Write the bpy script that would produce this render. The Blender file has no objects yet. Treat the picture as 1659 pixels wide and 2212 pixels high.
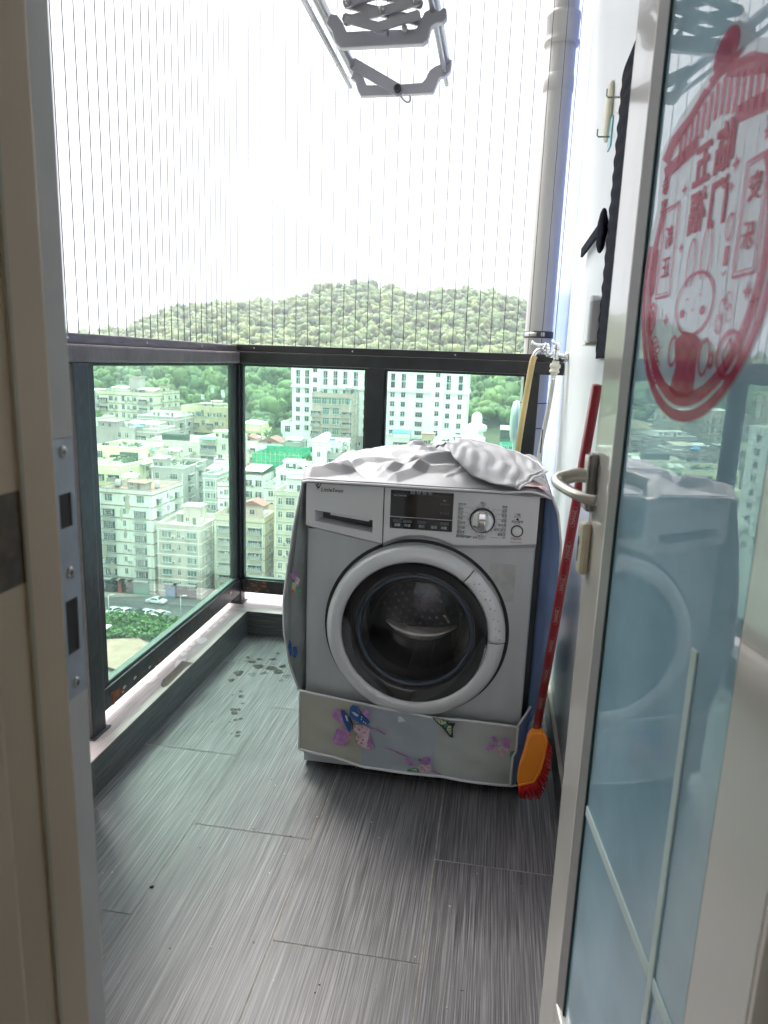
import bpy, math, random
import numpy as np
from mathutils import Vector, Matrix, noise
R = random.Random(7)
SC = bpy.context.scene; COL = SC.collection
rad = math.radians
# ---------------- camera ----------------
F = 1527.757; CX, CY = 829.5, 1106.0; EYE = 1.2
YAW, PIT, ROL = 0.15194482, 0.21055838, 0.03633112
f_ = Vector((-math.sin(YAW)*math.cos(PIT), math.cos(YAW)*math.cos(PIT), -math.sin(PIT)))
r_ = Vector((math.cos(YAW), math.sin(YAW), 0)); u_ = r_.cross(f_)
rr = r_*math.cos(ROL)+u_*math.sin(ROL); uu = -r_*math.sin(ROL)+u_*math.cos(ROL)
cam = bpy.data.cameras.new('camera'); camo = bpy.data.objects.new('camera', cam); COL.objects.link(camo)
camo.matrix_world = Matrix(((rr.x,uu.x,-f_.x,0),(rr.y,uu.y,-f_.y,0),(rr.z,uu.z,-f_.z,EYE),(0,0,0,1)))
cam.sensor_fit = 'HORIZONTAL'; cam.sensor_width = 36; cam.lens = F/1659*36
cam.clip_start = 0.02; cam.clip_end = 20000
cam.dof.use_dof = True; cam.dof.focus_distance = 2.6; cam.dof.aperture_fstop = 10
SC.camera = camo
# ---------------- world / sun ----------------
SKY_LOW, SKY_HIGH = 1.32, 20.0
SUN_EL, SUN_AZ = rad(57), rad(318)      # azimuth clockwise from +Y: ahead and to the left
w = bpy.data.worlds.new('World'); SC.world = w; w.use_nodes = True
nt = w.node_tree; nt.nodes.clear()
sky = nt.nodes.new('ShaderNodeTexSky'); sky.sky_type = 'NISHITA'; sky.sun_disc = False
sky.sun_elevation = SUN_EL; sky.sun_rotation = SUN_AZ; sky.dust_density = 6; sky.air_density = 1.0; sky.ozone_density = 1.0
hs = nt.nodes.new('ShaderNodeHueSaturation'); hs.inputs['Saturation'].default_value = 0.25; hs.inputs['Value'].default_value = .3
# overcast veil: dim near the horizon, bright high up
geo = nt.nodes.new('ShaderNodeTexCoord'); sx_ = nt.nodes.new('ShaderNodeSeparateXYZ'); nt.links.new(geo.outputs['Generated'], sx_.inputs[0])
mr_ = nt.nodes.new('ShaderNodeMapRange'); mr_.interpolation_type = 'SMOOTHSTEP'; mr_.inputs['From Min'].default_value = .36; mr_.inputs['From Max'].default_value = .85
mr_.inputs['To Min'].default_value = SKY_LOW; mr_.inputs['To Max'].default_value = SKY_HIGH; nt.links.new(sx_.outputs['Z'], mr_.inputs['Value'])
cn = nt.nodes.new('ShaderNodeTexNoise'); cn.inputs['Scale'].default_value = 2.2; cn.inputs['Detail'].default_value = 4; nt.links.new(geo.outputs['Generated'], cn.inputs['Vector'])
cm = nt.nodes.new('ShaderNodeMapRange'); cm.inputs['To Min'].default_value = .86; cm.inputs['To Max'].default_value = 1.14; nt.links.new(cn.outputs['Fac'], cm.inputs['Value'])
mm_ = nt.nodes.new('ShaderNodeMath'); mm_.operation = 'MULTIPLY'; nt.links.new(mr_.outputs[0], mm_.inputs[0]); nt.links.new(cm.outputs[0], mm_.inputs[1])
vm = nt.nodes.new('ShaderNodeVectorMath'); vm.operation = 'SCALE'; vm.inputs[0].default_value = (.985, 1.0, 1.02); nt.links.new(mm_.outputs[0], vm.inputs['Scale'])
va_ = nt.nodes.new('ShaderNodeVectorMath'); va_.operation = 'ADD'
bg = nt.nodes.new('ShaderNodeBackground'); bg.inputs['Strength'].default_value = 0.12
wo = nt.nodes.new('ShaderNodeOutputWorld')
nt.links.new(sky.outputs[0], hs.inputs['Color']); nt.links.new(hs.outputs[0], va_.inputs[0]); nt.links.new(vm.outputs[0], va_.inputs[1])
nt.links.new(va_.outputs[0], bg.inputs['Color']); nt.links.new(bg.outputs[0], wo.inputs['Surface'])
sl = bpy.data.lights.new('sun', 'SUN'); sl.energy = 1.4; sl.angle = rad(14); sl.color = (1, 0.95, 0.88)
so = bpy.data.objects.new('sun', sl); COL.objects.link(so)
sd = Vector((math.sin(SUN_AZ)*math.cos(SUN_EL), math.cos(SUN_AZ)*math.cos(SUN_EL), math.sin(SUN_EL)))
so.rotation_euler = sd.to_track_quat('Z', 'Y').to_euler(); so.location = (0, 0, 30)
SC.view_settings.view_transform = 'Standard'; SC.view_settings.look = 'None'
SC.view_settings.gamma = 1; SC.view_settings.exposure = 1.8
SC.cycles.max_bounces = 10; SC.cycles.transparent_max_bounces = 16; SC.cycles.glossy_bounces = 5
SC.cycles.caustics_reflective = False; SC.cycles.caustics_refractive = False; SC.cycles.use_denoising = True
SC.cycles.sample_clamp_indirect = 6
# ---------------- measuring ----------------
def ray(x, y): return f_*F + rr*(x-CX) - uu*(y-CY)
def onX(x, y, X): d = ray(x, y); return d*(X/d.x)+Vector((0, 0, EYE))
def onY(x, y, Y): d = ray(x, y); return d*(Y/d.y)+Vector((0, 0, EYE))
def onZ(x, y, Z): d = ray(x, y); return d*((Z-EYE)/d.z)+Vector((0, 0, EYE))
# ---------------- materials ----------------
MATS = {}
def mat(name, col, rough=.6, metal=0, var=.12, scale=4, bump=0, stretch=(1,1,1), spec=.5, coat=0, bscale=None, dirt=None, dscale=1.5, dstretch=(1,1,1)):
    if name in MATS: return MATS[name]
    m = bpy.data.materials.new(name); m.use_nodes = True; n = m.node_tree; N = n.nodes; L = n.links
    b = N['Principled BSDF']; b.inputs['Roughness'].default_value = rough; b.inputs['Metallic'].default_value = metal
    b.inputs['Specular IOR Level'].default_value = spec; b.inputs['Coat Weight'].default_value = coat
    tc = N.new('ShaderNodeTexCoord'); mp = N.new('ShaderNodeMapping'); mp.inputs['Scale'].default_value = stretch
    L.new(tc.outputs['Object'], mp.inputs[0])
    no = N.new('ShaderNodeTexNoise'); no.inputs['Scale'].default_value = scale; no.inputs['Detail'].default_value = 5
    L.new(mp.outputs[0], no.inputs['Vector'])
    cr = N.new('ShaderNodeValToRGB'); c = Vector(col)
    cr.color_ramp.elements[0].position = .3; cr.color_ramp.elements[1].position = .7
    cr.color_ramp.elements[0].color = (*(c*(1-var)), 1); cr.color_ramp.elements[1].color = (*[min(1, v) for v in c*(1+var)], 1)
    L.new(no.outputs['Fac'], cr.inputs['Fac']); out = cr.outputs['Color']
    if dirt:
        m2 = N.new('ShaderNodeMapping'); m2.inputs['Scale'].default_value = dstretch; L.new(tc.outputs['Object'], m2.inputs[0])
        n2 = N.new('ShaderNodeTexNoise'); n2.inputs['Scale'].default_value = dscale; n2.inputs['Detail'].default_value = 8; n2.inputs['Roughness'].default_value = .7
        L.new(m2.outputs[0], n2.inputs['Vector'])
        r2 = N.new('ShaderNodeValToRGB'); r2.color_ramp.elements[0].position = dirt[3]; r2.color_ramp.elements[1].position = dirt[3]+.14
        r2.color_ramp.elements[0].color = (0,0,0,1); L.new(n2.outputs['Fac'], r2.inputs['Fac'])
        mx = N.new('ShaderNodeMix'); mx.data_type = 'RGBA'; mx.inputs['B'].default_value = (*dirt[:3], 1)
        L.new(r2.outputs['Color'], mx.inputs['Factor']); L.new(out, mx.inputs['A']); out = mx.outputs['Result']
    L.new(out, b.inputs['Base Color'])
    if bump:
        bp = N.new('ShaderNodeBump'); bp.inputs['Strength'].default_value = bump; bp.inputs['Distance'].default_value = .01
        if bscale:
            nb = N.new('ShaderNodeTexNoise'); nb.inputs['Scale'].default_value = bscale; nb.inputs['Detail'].default_value = 4
            L.new(mp.outputs[0], nb.inputs['Vector']); L.new(nb.outputs['Fac'], bp.inputs['Height'])
        else: L.new(no.outputs['Fac'], bp.inputs['Height'])
        L.new(bp.outputs[0], b.inputs['Normal'])
    MATS[name] = m; return m
def glassmat(name, tint, diff, dcol, ior=1.5, rough=0.0, bump=0):
    if name in MATS: return MATS[name]
    m = bpy.data.materials.new(name); m.use_nodes = True; N = m.node_tree.nodes; L = m.node_tree.links; N.clear()
    o = N.new('ShaderNodeOutputMaterial'); tr = N.new('ShaderNodeBsdfTransparent'); tr.inputs[0].default_value = (*tint, 1)
    gl = N.new('ShaderNodeBsdfGlossy'); gl.inputs['Roughness'].default_value = rough; gl.inputs['Color'].default_value = (1, 1, 1, 1)
    fr = N.new('ShaderNodeFresnel'); fr.inputs['IOR'].default_value = ior
    df = N.new('ShaderNodeBsdfDiffuse'); df.inputs[0].default_value = (*dcol, 1)
    tl = N.new('ShaderNodeBsdfTranslucent'); tl.inputs[0].default_value = (*dcol, 1)
    m0 = N.new('ShaderNodeMixShader'); m0.inputs[0].default_value = .5; L.new(df.outputs[0], m0.inputs[1]); L.new(tl.outputs[0], m0.inputs[2])
    m1 = N.new('ShaderNodeMixShader'); L.new(tr.outputs[0], m1.inputs[1]); L.new(m0.outputs[0], m1.inputs[2])
    tc = N.new('ShaderNodeTexCoord'); no = N.new('ShaderNodeTexNoise'); no.inputs['Scale'].default_value = 6; no.inputs['Detail'].default_value = 9
    L.new(tc.outputs['Object'], no.inputs['Vector'])
    mr = N.new('ShaderNodeMapRange'); mr.inputs['To Min'].default_value = diff*.6; mr.inputs['To Max'].default_value = diff*1.4
    L.new(no.outputs['Fac'], mr.inputs['Value']); L.new(mr.outputs[0], m1.inputs[0])
    ge = N.new('ShaderNodeNewGeometry'); mb_ = N.new('ShaderNodeMath'); mb_.operation = 'MULTIPLY_ADD'; mb_.inputs[1].default_value = -1; mb_.inputs[2].default_value = 1; L.new(ge.outputs['Backfacing'], mb_.inputs[0])
    mf = N.new('ShaderNodeMath'); mf.operation = 'MULTIPLY'; L.new(fr.outputs[0], mf.inputs[0]); L.new(mb_.outputs[0], mf.inputs[1])
    m2 = N.new('ShaderNodeMixShader')
    if ior > 1: L.new(mf.outputs[0], m2.inputs[0])
    else: m2.inputs[0].default_value = .06
    L.new(m1.outputs[0], m2.inputs[1]); L.new(gl.outputs[0], m2.inputs[2])
    if 0: L.new(fr.outputs[0], m2.inputs[0]); L.new(m1.outputs[0], m2.inputs[1]); L.new(gl.outputs[0], m2.inputs[2])
    if bump:
        bp = N.new('ShaderNodeBump'); bp.inputs['Strength'].default_value = bump; bp.inputs['Distance'].default_value = .002
        n3 = N.new('ShaderNodeTexNoise'); n3.inputs['Scale'].default_value = 3.0; L.new(tc.outputs['Object'], n3.inputs['Vector'])
        L.new(n3.outputs['Fac'], bp.inputs['Height']); L.new(bp.outputs[0], gl.inputs['Normal'])
    L.new(m2.outputs[0], o.inputs[0]); MATS[name] = m; return m
# ---------------- mesh builder ----------------
class MB:
    def __init__(s): s.v = []; s.f = []; s.m = []; s.sm = []; s.ms = []
    def mi(s, m):
        if m not in s.ms: s.ms.append(m)
        return s.ms.index(m)
    def add(s, vs, fs, m, smooth=False, T=None):
        o = len(s.v); k = s.mi(m)
        s.v += [tuple(T @ Vector(p)) if T else tuple(p) for p in vs]
        for q in fs: s.f.append(tuple(i+o for i in q)); s.m.append(k); s.sm.append(smooth)
        return s
    def box(s, x0, x1, y0, y1, z0, z1, m, T=None, b=0):
        if b:      # chamfered box
            b = min(b, (x1-x0)/2.01, (y1-y0)/2.01, (z1-z0)/2.01)
            import bmesh
            bm = bmesh.new(); bmesh.ops.create_cube(bm, size=1)
            for v in bm.verts: v.co = Vector(((x0+x1)/2+v.co.x*(x1-x0), (y0+y1)/2+v.co.y*(y1-y0), (z0+z1)/2+v.co.z*(z1-z0)))
            bmesh.ops.bevel(bm, geom=bm.edges[:], offset=b, segments=2, affect='EDGES', profile=.6)
            bm.verts.index_update(); s.add([v.co.copy() for v in bm.verts], [[v.index for v in f.verts] for f in bm.faces], m, False, T); bm.free(); return s
        vs = [(x0,y0,z0),(x1,y0,z0),(x1,y1,z0),(x0,y1,z0),(x0,y0,z1),(x1,y0,z1),(x1,y1,z1),(x0,y1,z1)]
        return s.add(vs, [(0,3,2,1),(4,5,6,7),(0,1,5,4),(1,2,6,5),(2,3,7,6),(3,0,4,7)], m, False, T)
    def prism(s, pts, axis, a0, a1, m, T=None):      # polygon extruded along axis; pts in the other two axes (cyclic order x,y,z without axis)
        n = len(pts)
        def P(p, a): return {'y': (p[0], a, p[1]), 'x': (a, p[0], p[1]), 'z': (p[0], p[1], a)}[axis]
        vs = [P(p, a0) for p in pts]+[P(p, a1) for p in pts]
        fs = [tuple(range(n)), tuple(range(2*n-1, n-1, -1))]+[(i, i+n, (i+1) % n+n, (i+1) % n) for i in range(n)]
        return s.add(vs, fs, m, False, T)
    def tube(s, pts, r, m, seg=10, T=None, cap=True, flat=1.0):
        pts = [Vector(p) for p in pts]; n = len(pts); vs = []; fs = []
        rs = r if isinstance(r, (list, tuple)) else [r]*n; pu = None
        for i, p in enumerate(pts):
            t = (pts[min(i+1, n-1)]-pts[max(i-1, 0)]).normalized()
            u = (pu - t*pu.dot(t)) if pu is not None else t.orthogonal()
            if u.length < 1e-6: u = t.orthogonal()
            u.normalize(); pu = u; v = t.cross(u)
            for k in range(seg): a = 2*math.pi*k/seg; vs.append(p+u*math.cos(a)*rs[i]+v*math.sin(a)*rs[i]*flat)
        for i in range(n-1):
            for k in range(seg): fs.append((i*seg+k, i*seg+(k+1) % seg, (i+1)*seg+(k+1) % seg, (i+1)*seg+k))
        if cap: fs += [tuple(range(seg-1, -1, -1)), tuple((n-1)*seg+k for k in range(seg))]
        return s.add(vs, fs, m, True, T)
    def lathe(s, prof, c, axis, m, seg=48, T=None, a0=0, a1=360):    # prof: (r, h) along axis
        vs = []; fs = []; full = (a1-a0) >= 360; cnt = seg if full else seg+1
        for r, h in prof:
            for k in range(cnt):
                a = rad(a0+(a1-a0)*k/seg); x = r*math.cos(a); y = r*math.sin(a)
                vs.append({'y': (c[0]+x, c[1]+h, c[2]+y), 'z': (c[0]+x, c[1]+y, c[2]+h), 'x': (c[0]+h, c[1]+x, c[2]+y)}[axis])
        for i in range(len(prof)-1):
            for k in range(cnt if full else cnt-1): fs.append((i*cnt+k, i*cnt+(k+1) % cnt, (i+1)*cnt+(k+1) % cnt, (i+1)*cnt+k))
        return s.add(vs, fs, m, True, T)
    def grid(s, fn, nu, nv, m, T=None, smooth=True):
        vs = [fn(i/nu, j/nv) for j in range(nv+1) for i in range(nu+1)]
        fs = [(j*(nu+1)+i, j*(nu+1)+i+1, (j+1)*(nu+1)+i+1, (j+1)*(nu+1)+i) for j in range(nv) for i in range(nu)]
        return s.add(vs, fs, m, smooth, T)
    def mesh(s, name):
        me = bpy.data.meshes.new(name); me.from_pydata(s.v, [], s.f)
        for m in s.ms: me.materials.append(m)
        me.polygons.foreach_set('material_index', s.m); me.polygons.foreach_set('use_smooth', s.sm); me.update()
        return me
    def build(s, name, parent=None, loc=None, bevel=0, solid=0):
        return put(name, s.mesh(name), parent, loc, bevel, solid)
def put(name, me, parent=None, loc=None, bevel=0, solid=0, rz=0):
    o = bpy.data.objects.new(name, me); COL.objects.link(o)
    if parent: o.parent = parent
    if loc: o.location = loc
    if rz: o.rotation_euler.z = rz
    if solid:
        q = o.modifiers.new('s', 'SOLIDIFY'); q.thickness = solid; q.offset = 0
    if bevel:
        q = o.modifiers.new('b', 'BEVEL'); q.width = bevel; q.segments = 2; q.limit_method = 'ANGLE'; q.angle_limit = rad(40)
    return o
def tag(o, label=None, cat=None, group=None, kind=None):
    if label: o['label'] = label
    if cat: o['category'] = cat
    if group: o['group'] = group
    if kind: o['kind'] = kind
    return o
def thing(name, label, cat, loc=(0,0,0), rz=0, group=None):
    o = bpy.data.objects.new(name, None); COL.objects.link(o); o.location = loc; o.rotation_euler.z = rz; o.empty_display_size = .1
    return tag(o, label, cat, group)
def text(body, size, T, m, parent, name, ext=.0003, align='CENTER', shear=0, bold=0):
    c = bpy.data.curves.new('t', 'FONT'); c.body = body; c.size = size; c.align_x = align; c.align_y = 'CENTER'; c.extrude = ext; c.shear = shear; c.offset = bold
    c.resolution_u = 2
    o = bpy.data.objects.new('t', c); COL.objects.link(o); dg = bpy.context.evaluated_depsgraph_get()
    me = bpy.data.meshes.new_from_object(o.evaluated_get(dg)); bpy.data.objects.remove(o); bpy.data.curves.remove(c)
    me.transform(T); me.materials.clear(); me.materials.append(m); me.name = name
    if T.determinant() < 0: me.flip_normals()
    return put(name, me, parent)
FRONT = Matrix(((1,0,0,0),(0,0,-1,0),(0,1,0,0),(0,0,0,1)))     # text plane -> facing -Y
def at(x, y, z, A=FRONT): return Matrix.Translation((x, y, z)) @ A

# ================= BALCONY =================
def tilemat(name, light, dark, scale, rough, tint):
    m = bpy.data.materials.new(name); m.use_nodes = True; N = m.node_tree.nodes; L = m.node_tree.links; b = N['Principled BSDF']
    tc = N.new('ShaderNodeTexCoord'); at_ = N.new('ShaderNodeAttribute'); at_.attribute_name = 'rnd'
    ad = N.new('ShaderNodeVectorMath'); ad.operation = 'ADD'; L.new(tc.outputs['Object'], ad.inputs[0]); L.new(at_.outputs['Vector'], ad.inputs[1])
    cols = []
    for sc, st in ((1, scale), (2.3, scale)):
        mp = N.new('ShaderNodeMapping'); mp.inputs['Scale'].default_value = (st[0]*sc, st[1]*sc, st[2]*sc); L.new(ad.outputs[0], mp.inputs[0])
        no = N.new('ShaderNodeTexNoise'); no.inputs['Scale'].default_value = 1; no.inputs['Detail'].default_value = 3; L.new(mp.outputs[0], no.inputs['Vector']); cols.append(no)
    mm = N.new('ShaderNodeMath'); mm.operation = 'MULTIPLY_ADD'; mm.inputs[1].default_value = .45; L.new(cols[1].outputs['Fac'], mm.inputs[0])
    m3 = N.new('ShaderNodeMath'); m3.operation = 'MULTIPLY'; m3.inputs[1].default_value = .55; L.new(cols[0].outputs['Fac'], m3.inputs[0]); L.new(m3.outputs[0], mm.inputs[2])
    cr = N.new('ShaderNodeValToRGB'); e = cr.color_ramp.elements; e[0].position = .38; e[0].color = (*dark, 1); e[1].position = .64; e[1].color = (*light, 1)
    k = e.new(.5); k.color = (*tint, 1)
    L.new(mm.outputs[0], cr.inputs['Fac'])
    # broad scuffs and grime
    n2 = N.new('ShaderNodeTexNoise'); n2.inputs['Scale'].default_value = 5; n2.inputs['Detail'].default_value = 8; L.new(tc.outputs['Object'], n2.inputs['Vector'])
    mx = N.new('ShaderNodeMix'); mx.data_type = 'RGBA'; mx.blend_type = 'MULTIPLY'; mx.inputs['Factor'].default_value = 1
    c2 = N.new('ShaderNodeValToRGB'); c2.color_ramp.elements[0].position = .3; c2.color_ramp.elements[0].color = (.8,.8,.8,1); c2.color_ramp.elements[1].position = .65
    L.new(n2.outputs['Fac'], c2.inputs['Fac']); L.new(cr.outputs['Color'], mx.inputs['A']); L.new(c2.outputs['Color'], mx.inputs['B']); L.new(mx.outputs['Result'], b.inputs['Base Color'])
    r2 = N.new('ShaderNodeMapRange'); r2.inputs['To Min'].default_value = rough-.06; r2.inputs['To Max'].default_value = rough+.12; L.new(n2.outputs['Fac'], r2.inputs['Value']); L.new(r2.outputs[0], b.inputs['Roughness'])
    bp = N.new('ShaderNodeBump'); bp.inputs['Strength'].default_value = .12; bp.inputs['Distance'].default_value = .002; L.new(mm.outputs[0], bp.inputs['Height']); L.new(bp.outputs[0], b.inputs['Normal'])
    b.inputs['Specular IOR Level'].default_value = .5
    MATS[name] = m; return m
TILE = tilemat('floor tile', (.235,.222,.236), (.02,.018,.023), (560, 4, 4), .42, (.092,.085,.092))
CURBT = tilemat('curb tile', (.62,.52,.51), (.30,.24,.24), (430, 5, 5), .35, (.47,.40,.39))
CURBX = tilemat('curb tile across', (.62,.52,.51), (.30,.24,.24), (5, 330, 5), .35, (.47,.40,.39))
CURBF = tilemat('curb side tile', (.20,.20,.21), (.05,.05,.055), (5, 5, 330), .3, (.11,.11,.115))
GROUT = mat('grout', (.26,.24,.20), .9, var=.3, scale=40)
def tiles(name, quads, m, base, parent=None):     # quads: list of 4-corner lists, each one tile
    mb = MB(); 
    for q in quads: mb.add(q, [(0,1,2,3)], m)
    n = len(quads)
    for q, mm in base: mb.add(q, [(0,1,2,3)], mm)
    me = mb.mesh(name); a = me.attributes.new('rnd', 'FLOAT_VECTOR', 'POINT')
    for i in range(n):
        d = (R.uniform(0, 9), R.uniform(0, 9), R.uniform(0, 9))
        for k in range(4): a.data[i*4+k].vector = d
    return put(name, me, parent)
qs = []; g = .0013
cols = [(-1.035,-.712,1.227),(-.712,-.393,1.545),(-.393,-.078,1.22),(-.078,.25,1.537)]
for x0, x1, yj in cols:
    y = yj-.65*4
    while y < 2.82:
        a0, a1 = max(y+g, -1.0), min(y+.65-g, 2.815)
        if a1 > a0: qs.append([(x0+g,a0,0),(x1-g,a0,0),(x1-g,a1,0),(x0+g,a1,0)])
        y += .65
fl = tiles('floor', qs, TILE, [([(-1.035,-1,-.0012),(.25,-1,-.0012),(.25,2.82,-.0012),(-1.035,2.82,-.0012)], GROUT)]); tag(fl, kind='structure')
slab = MB().box(-1.24,.3,.6,3.06,-.25,-.006, mat('concrete', (.35,.34,.32), .9)).build('balcony_slab'); tag(slab, kind='structure')
# curb
def hq(x0,x1,y0,y1,z): return [(x0,y0,z),(x1,y0,z),(x1,y1,z),(x0,y1,z)]
ct = tiles('curb', [hq(-1.20,-1.022,a,b,.107) for a,b in ((1.585,1.60),(1.602,2.241),(2.243,2.808))], CURBT, [(hq(-1.20,-1.02,1.58,2.81,.1045), GROUT)]); tag(ct, kind='structure')
cb = tiles('curb', [hq(a,b,2.812,3.05,.107) for a,b in ((-1.20,-.56),(-.558,.09),(.092,.25))], CURBX, [(hq(-1.20,.25,2.811,3.05,.1045), GROUT)]); tag(cb, kind='structure')
def vy(y0,y1,z0,z1,X): return [(X,y0,z0),(X,y1,z0),(X,y1,z1),(X,y0,z1)]
cf = tiles('curb', [vy(a,b,.001,.106,-1.019) for a,b in ((1.585,1.598),(1.60,2.24),(2.242,2.809))]+[[(a,2.811,.001),(b,2.811,.001),(b,2.811,.106),(a,2.811,.106)] for a,b in ((-1.019,-.38),(-.378,.25))], CURBF,
   [(vy(1.58,2.812,0,.1065,-1.021), GROUT), ([(-1.02,2.813,0),(.25,2.813,0),(.25,2.813,.1065),(-1.02,2.813,.1065)], GROUT), (hq(-1.20,-1.021,1.58,3.05,-.01), GROUT)]); tag(cf, kind='structure')
ob = MB().box(-1.206,-1.2,1.58,3.056,-.25,.107, mat('outer render', (.5,.48,.45), .9)).box(-1.2,.25,3.05,3.056,-.25,.107, mat('outer render', (.5,.48,.45), .9)).build('curb_outer_face'); tag(ob, kind='structure')
# wet stains and water on floor / curb
WET = mat('wet film', (.055,.05,.048), .06, var=.2, spec=.9)
WETS = glassmat('water film', (.70,.68,.66), .02, (.1,.1,.1), 1.38, .02)
PALE = mat('pale residue', (.66,.58,.57), .6, var=.05)
def blob(mb, cx, cy, rx, ry, z, m, n=16, jag=.35):
    ph = R.uniform(0, 9); pts = []
    for k in range(n):
        a = 2*math.pi*k/n; q = 1+jag*(noise.noise(Vector((math.cos(a)*1.3+ph, math.sin(a)*1.3, ph)))*1.6+R.uniform(-.15,.15))
        pts.append((cx+math.cos(a)*rx*q, cy+math.sin(a)*ry*q, z))
    mb.add(pts, [tuple(range(n))], m)
mb = MB()
for px, py, s in [(515,1455,2.0),(500,1470,1.3),(521,1494,.8),(520,1505,1),(525,1520,.7),(503,1533,1),(515,1533,1),(506,1541,1.2),(509,1556,.8),(520,1553,.7),(497,1560,.5),(515,1582,.9),(513,1590,.9),(499,1585,.6),
                  (545,1430,1.6),(560,1440,2),(585,1445,2.2),(600,1452,2),(570,1455,1.4),(612,1440,1.6),(590,1425,1.2),(545,1458,1.5),(620,1462,1.6),(560,1425,1.2),(608,1470,1.1),(535,1420,.9),(600,1412,1)]:
    p = onZ(px, py, 0); blob(mb, p.x, p.y, .010*s, .010*s, .0012+R.uniform(0,.0003), WETS)
mb.build('water_drops'); tag(bpy.data.objects['water_drops'], 'scattered water drops wetting the grey floor tiles left of the washing machine', 'water', kind='stuff')
mb = MB(); pts = []
for px, py in [(412,1431),(422,1433),(402,1442),(382,1462),(362,1482),(352,1486),(347,1480),(352,1468),(375,1448),(393,1428)]:
    p = onZ(px, py, .107); pts.append((max(-1.2, min(-1.0215, p.x)), p.y, .1078))
STN = mat('damp stain', (.10,.075,.06), .3, var=.5, scale=30, stretch=(8,1,1))
mb.add(pts, [tuple(range(len(pts)))], STN); mb.build('damp_patch'); tag(bpy.data.objects['damp_patch'], 'dark damp patch on the pale curb top next to its tile joint', 'stain')
mb = MB(); p = onZ(437,1384,.107); blob(mb, p.x, p.y, .022, .028, .1075, mat('white paint chip', (.72,.68,.67), .5), 18, .25)
mb.build('paint_spot'); tag(bpy.data.objects['paint_spot'], 'pale round paint spot in the middle of the curb top', 'stain')
mb = MB()
for px, py, s in [(405,1402,1.1),(415,1392,1),(428,1378,1),(398,1412,1),(388,1432,1.6),(330,1466,1.4),(450,1362,.9),(465,1352,.9),(478,1340,.9),(490,1328,.9)]:
    p = onZ(px, py, .107); blob(mb, p.x, p.y, .009*s, .02*s, .1074+R.uniform(0,.0002), PALE, 14, .5)
mb.build('lime_marks'); tag(bpy.data.objects['lime_marks'], 'pale limescale marks along the outer side of the curb top', 'stain', kind='stuff')
mb = MB()          # crumbs and dirt on the floor
for i in range(60):
    px = R.uniform(210, 1150); py = R.uniform(1500, 2200); p = onZ(px, py, 0)
    mb.tube([(p.x, p.y, .001), (p.x+R.uniform(-.004,.004), p.y+R.uniform(-.004,.004), .0014)], R.uniform(.0005,.0011), mat('crumb dark', (.03,.025,.02)) if R.random() < .5 else mat('crumb pale', (.6,.55,.45)), 5)
p = onZ(327,1918,0); mb.tube([(p.x-.004,p.y,.002),(p.x+.004,p.y+.003,.003)], .0022, MATS['crumb dark'], 6)
p = onZ(768,1660,0); mb.tube([(p.x,p.y,.002),(p.x+.008,p.y+.018,.002)], .001, MATS['crumb pale'], 5)
mb.build('crumbs'); tag(bpy.data.objects['crumbs'], 'tiny crumbs and bits of grit scattered over the floor tiles', 'dirt', kind='stuff')
# walls
WH = mat('white wall paint', (.66,.68,.70), .35, var=.04, scale=2, bump=.12, bscale=9, dirt=(.5,.5,.5,.66), dscale=3)
WHL = mat('left wall paint', (.72,.72,.70), .6, var=.05, scale=5, bump=.3, bscale=25, dirt=(.42,.34,.24,.64), dscale=7)
BLUE = mat('sky reflection on glazed tile', (.33,.44,.88), .2, var=.12, scale=1.2, stretch=(2,2,.5), bump=.1, bscale=3)  # sky reflected in the glazed tile is put into this blue base colour
o = MB().box(-1.29,-1.02,.66,1.578,-.2,3.0, WHL, b=.006).build('wall_stub'); tag(o, 'white plastered wall end between left door jamb and glass railing', 'wall')
t = thing('side_wall', 'white painted wall with rounded edge behind the open glass door', 'wall', (.25,1.8,0))
mb = MB(); pr = [(.45,.64),(.25,.64),(.25,2.92)]+[(.28-.03*math.cos(rad(a)), 2.92+.03*math.sin(rad(a))) for a in range(15, 91, 15)]+[(.45,2.95)]
mb.prism([(a-.25,b-1.8) for a,b in pr], 'z', -.2, 3.0, WH); o = mb.build('wall_face', t)
for p in o.data.polygons: p.use_smooth = False
mb = MB().box(-.012,-.001,-1.1,1.0,.001,.1, CURBF).box(-.0125,-.001,-1.1,1.0,.1,.104, mat('skirting grout', (.5,.47,.4), .8)); mb.build('skirting_tile', t)
o = MB().box(.262,.50,2.953,4.3,-3,6, BLUE, b=.01).box(.255,.27,2.953,2.97,-3,6, mat('white trim', (.8,.8,.78), .4)).build('glazed_outer_wall'); tag(o, 'glazed wall strip coloured periwinkle for reflected sky behind the grey downpipe', 'wall')
CEI = mat('ceiling paint', (.85,.85,.84), .8)
o = MB().box(-1.24,.5,.6,3.06,3.0,3.2, CEI).build('ceiling'); tag(o, kind='structure')
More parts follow.
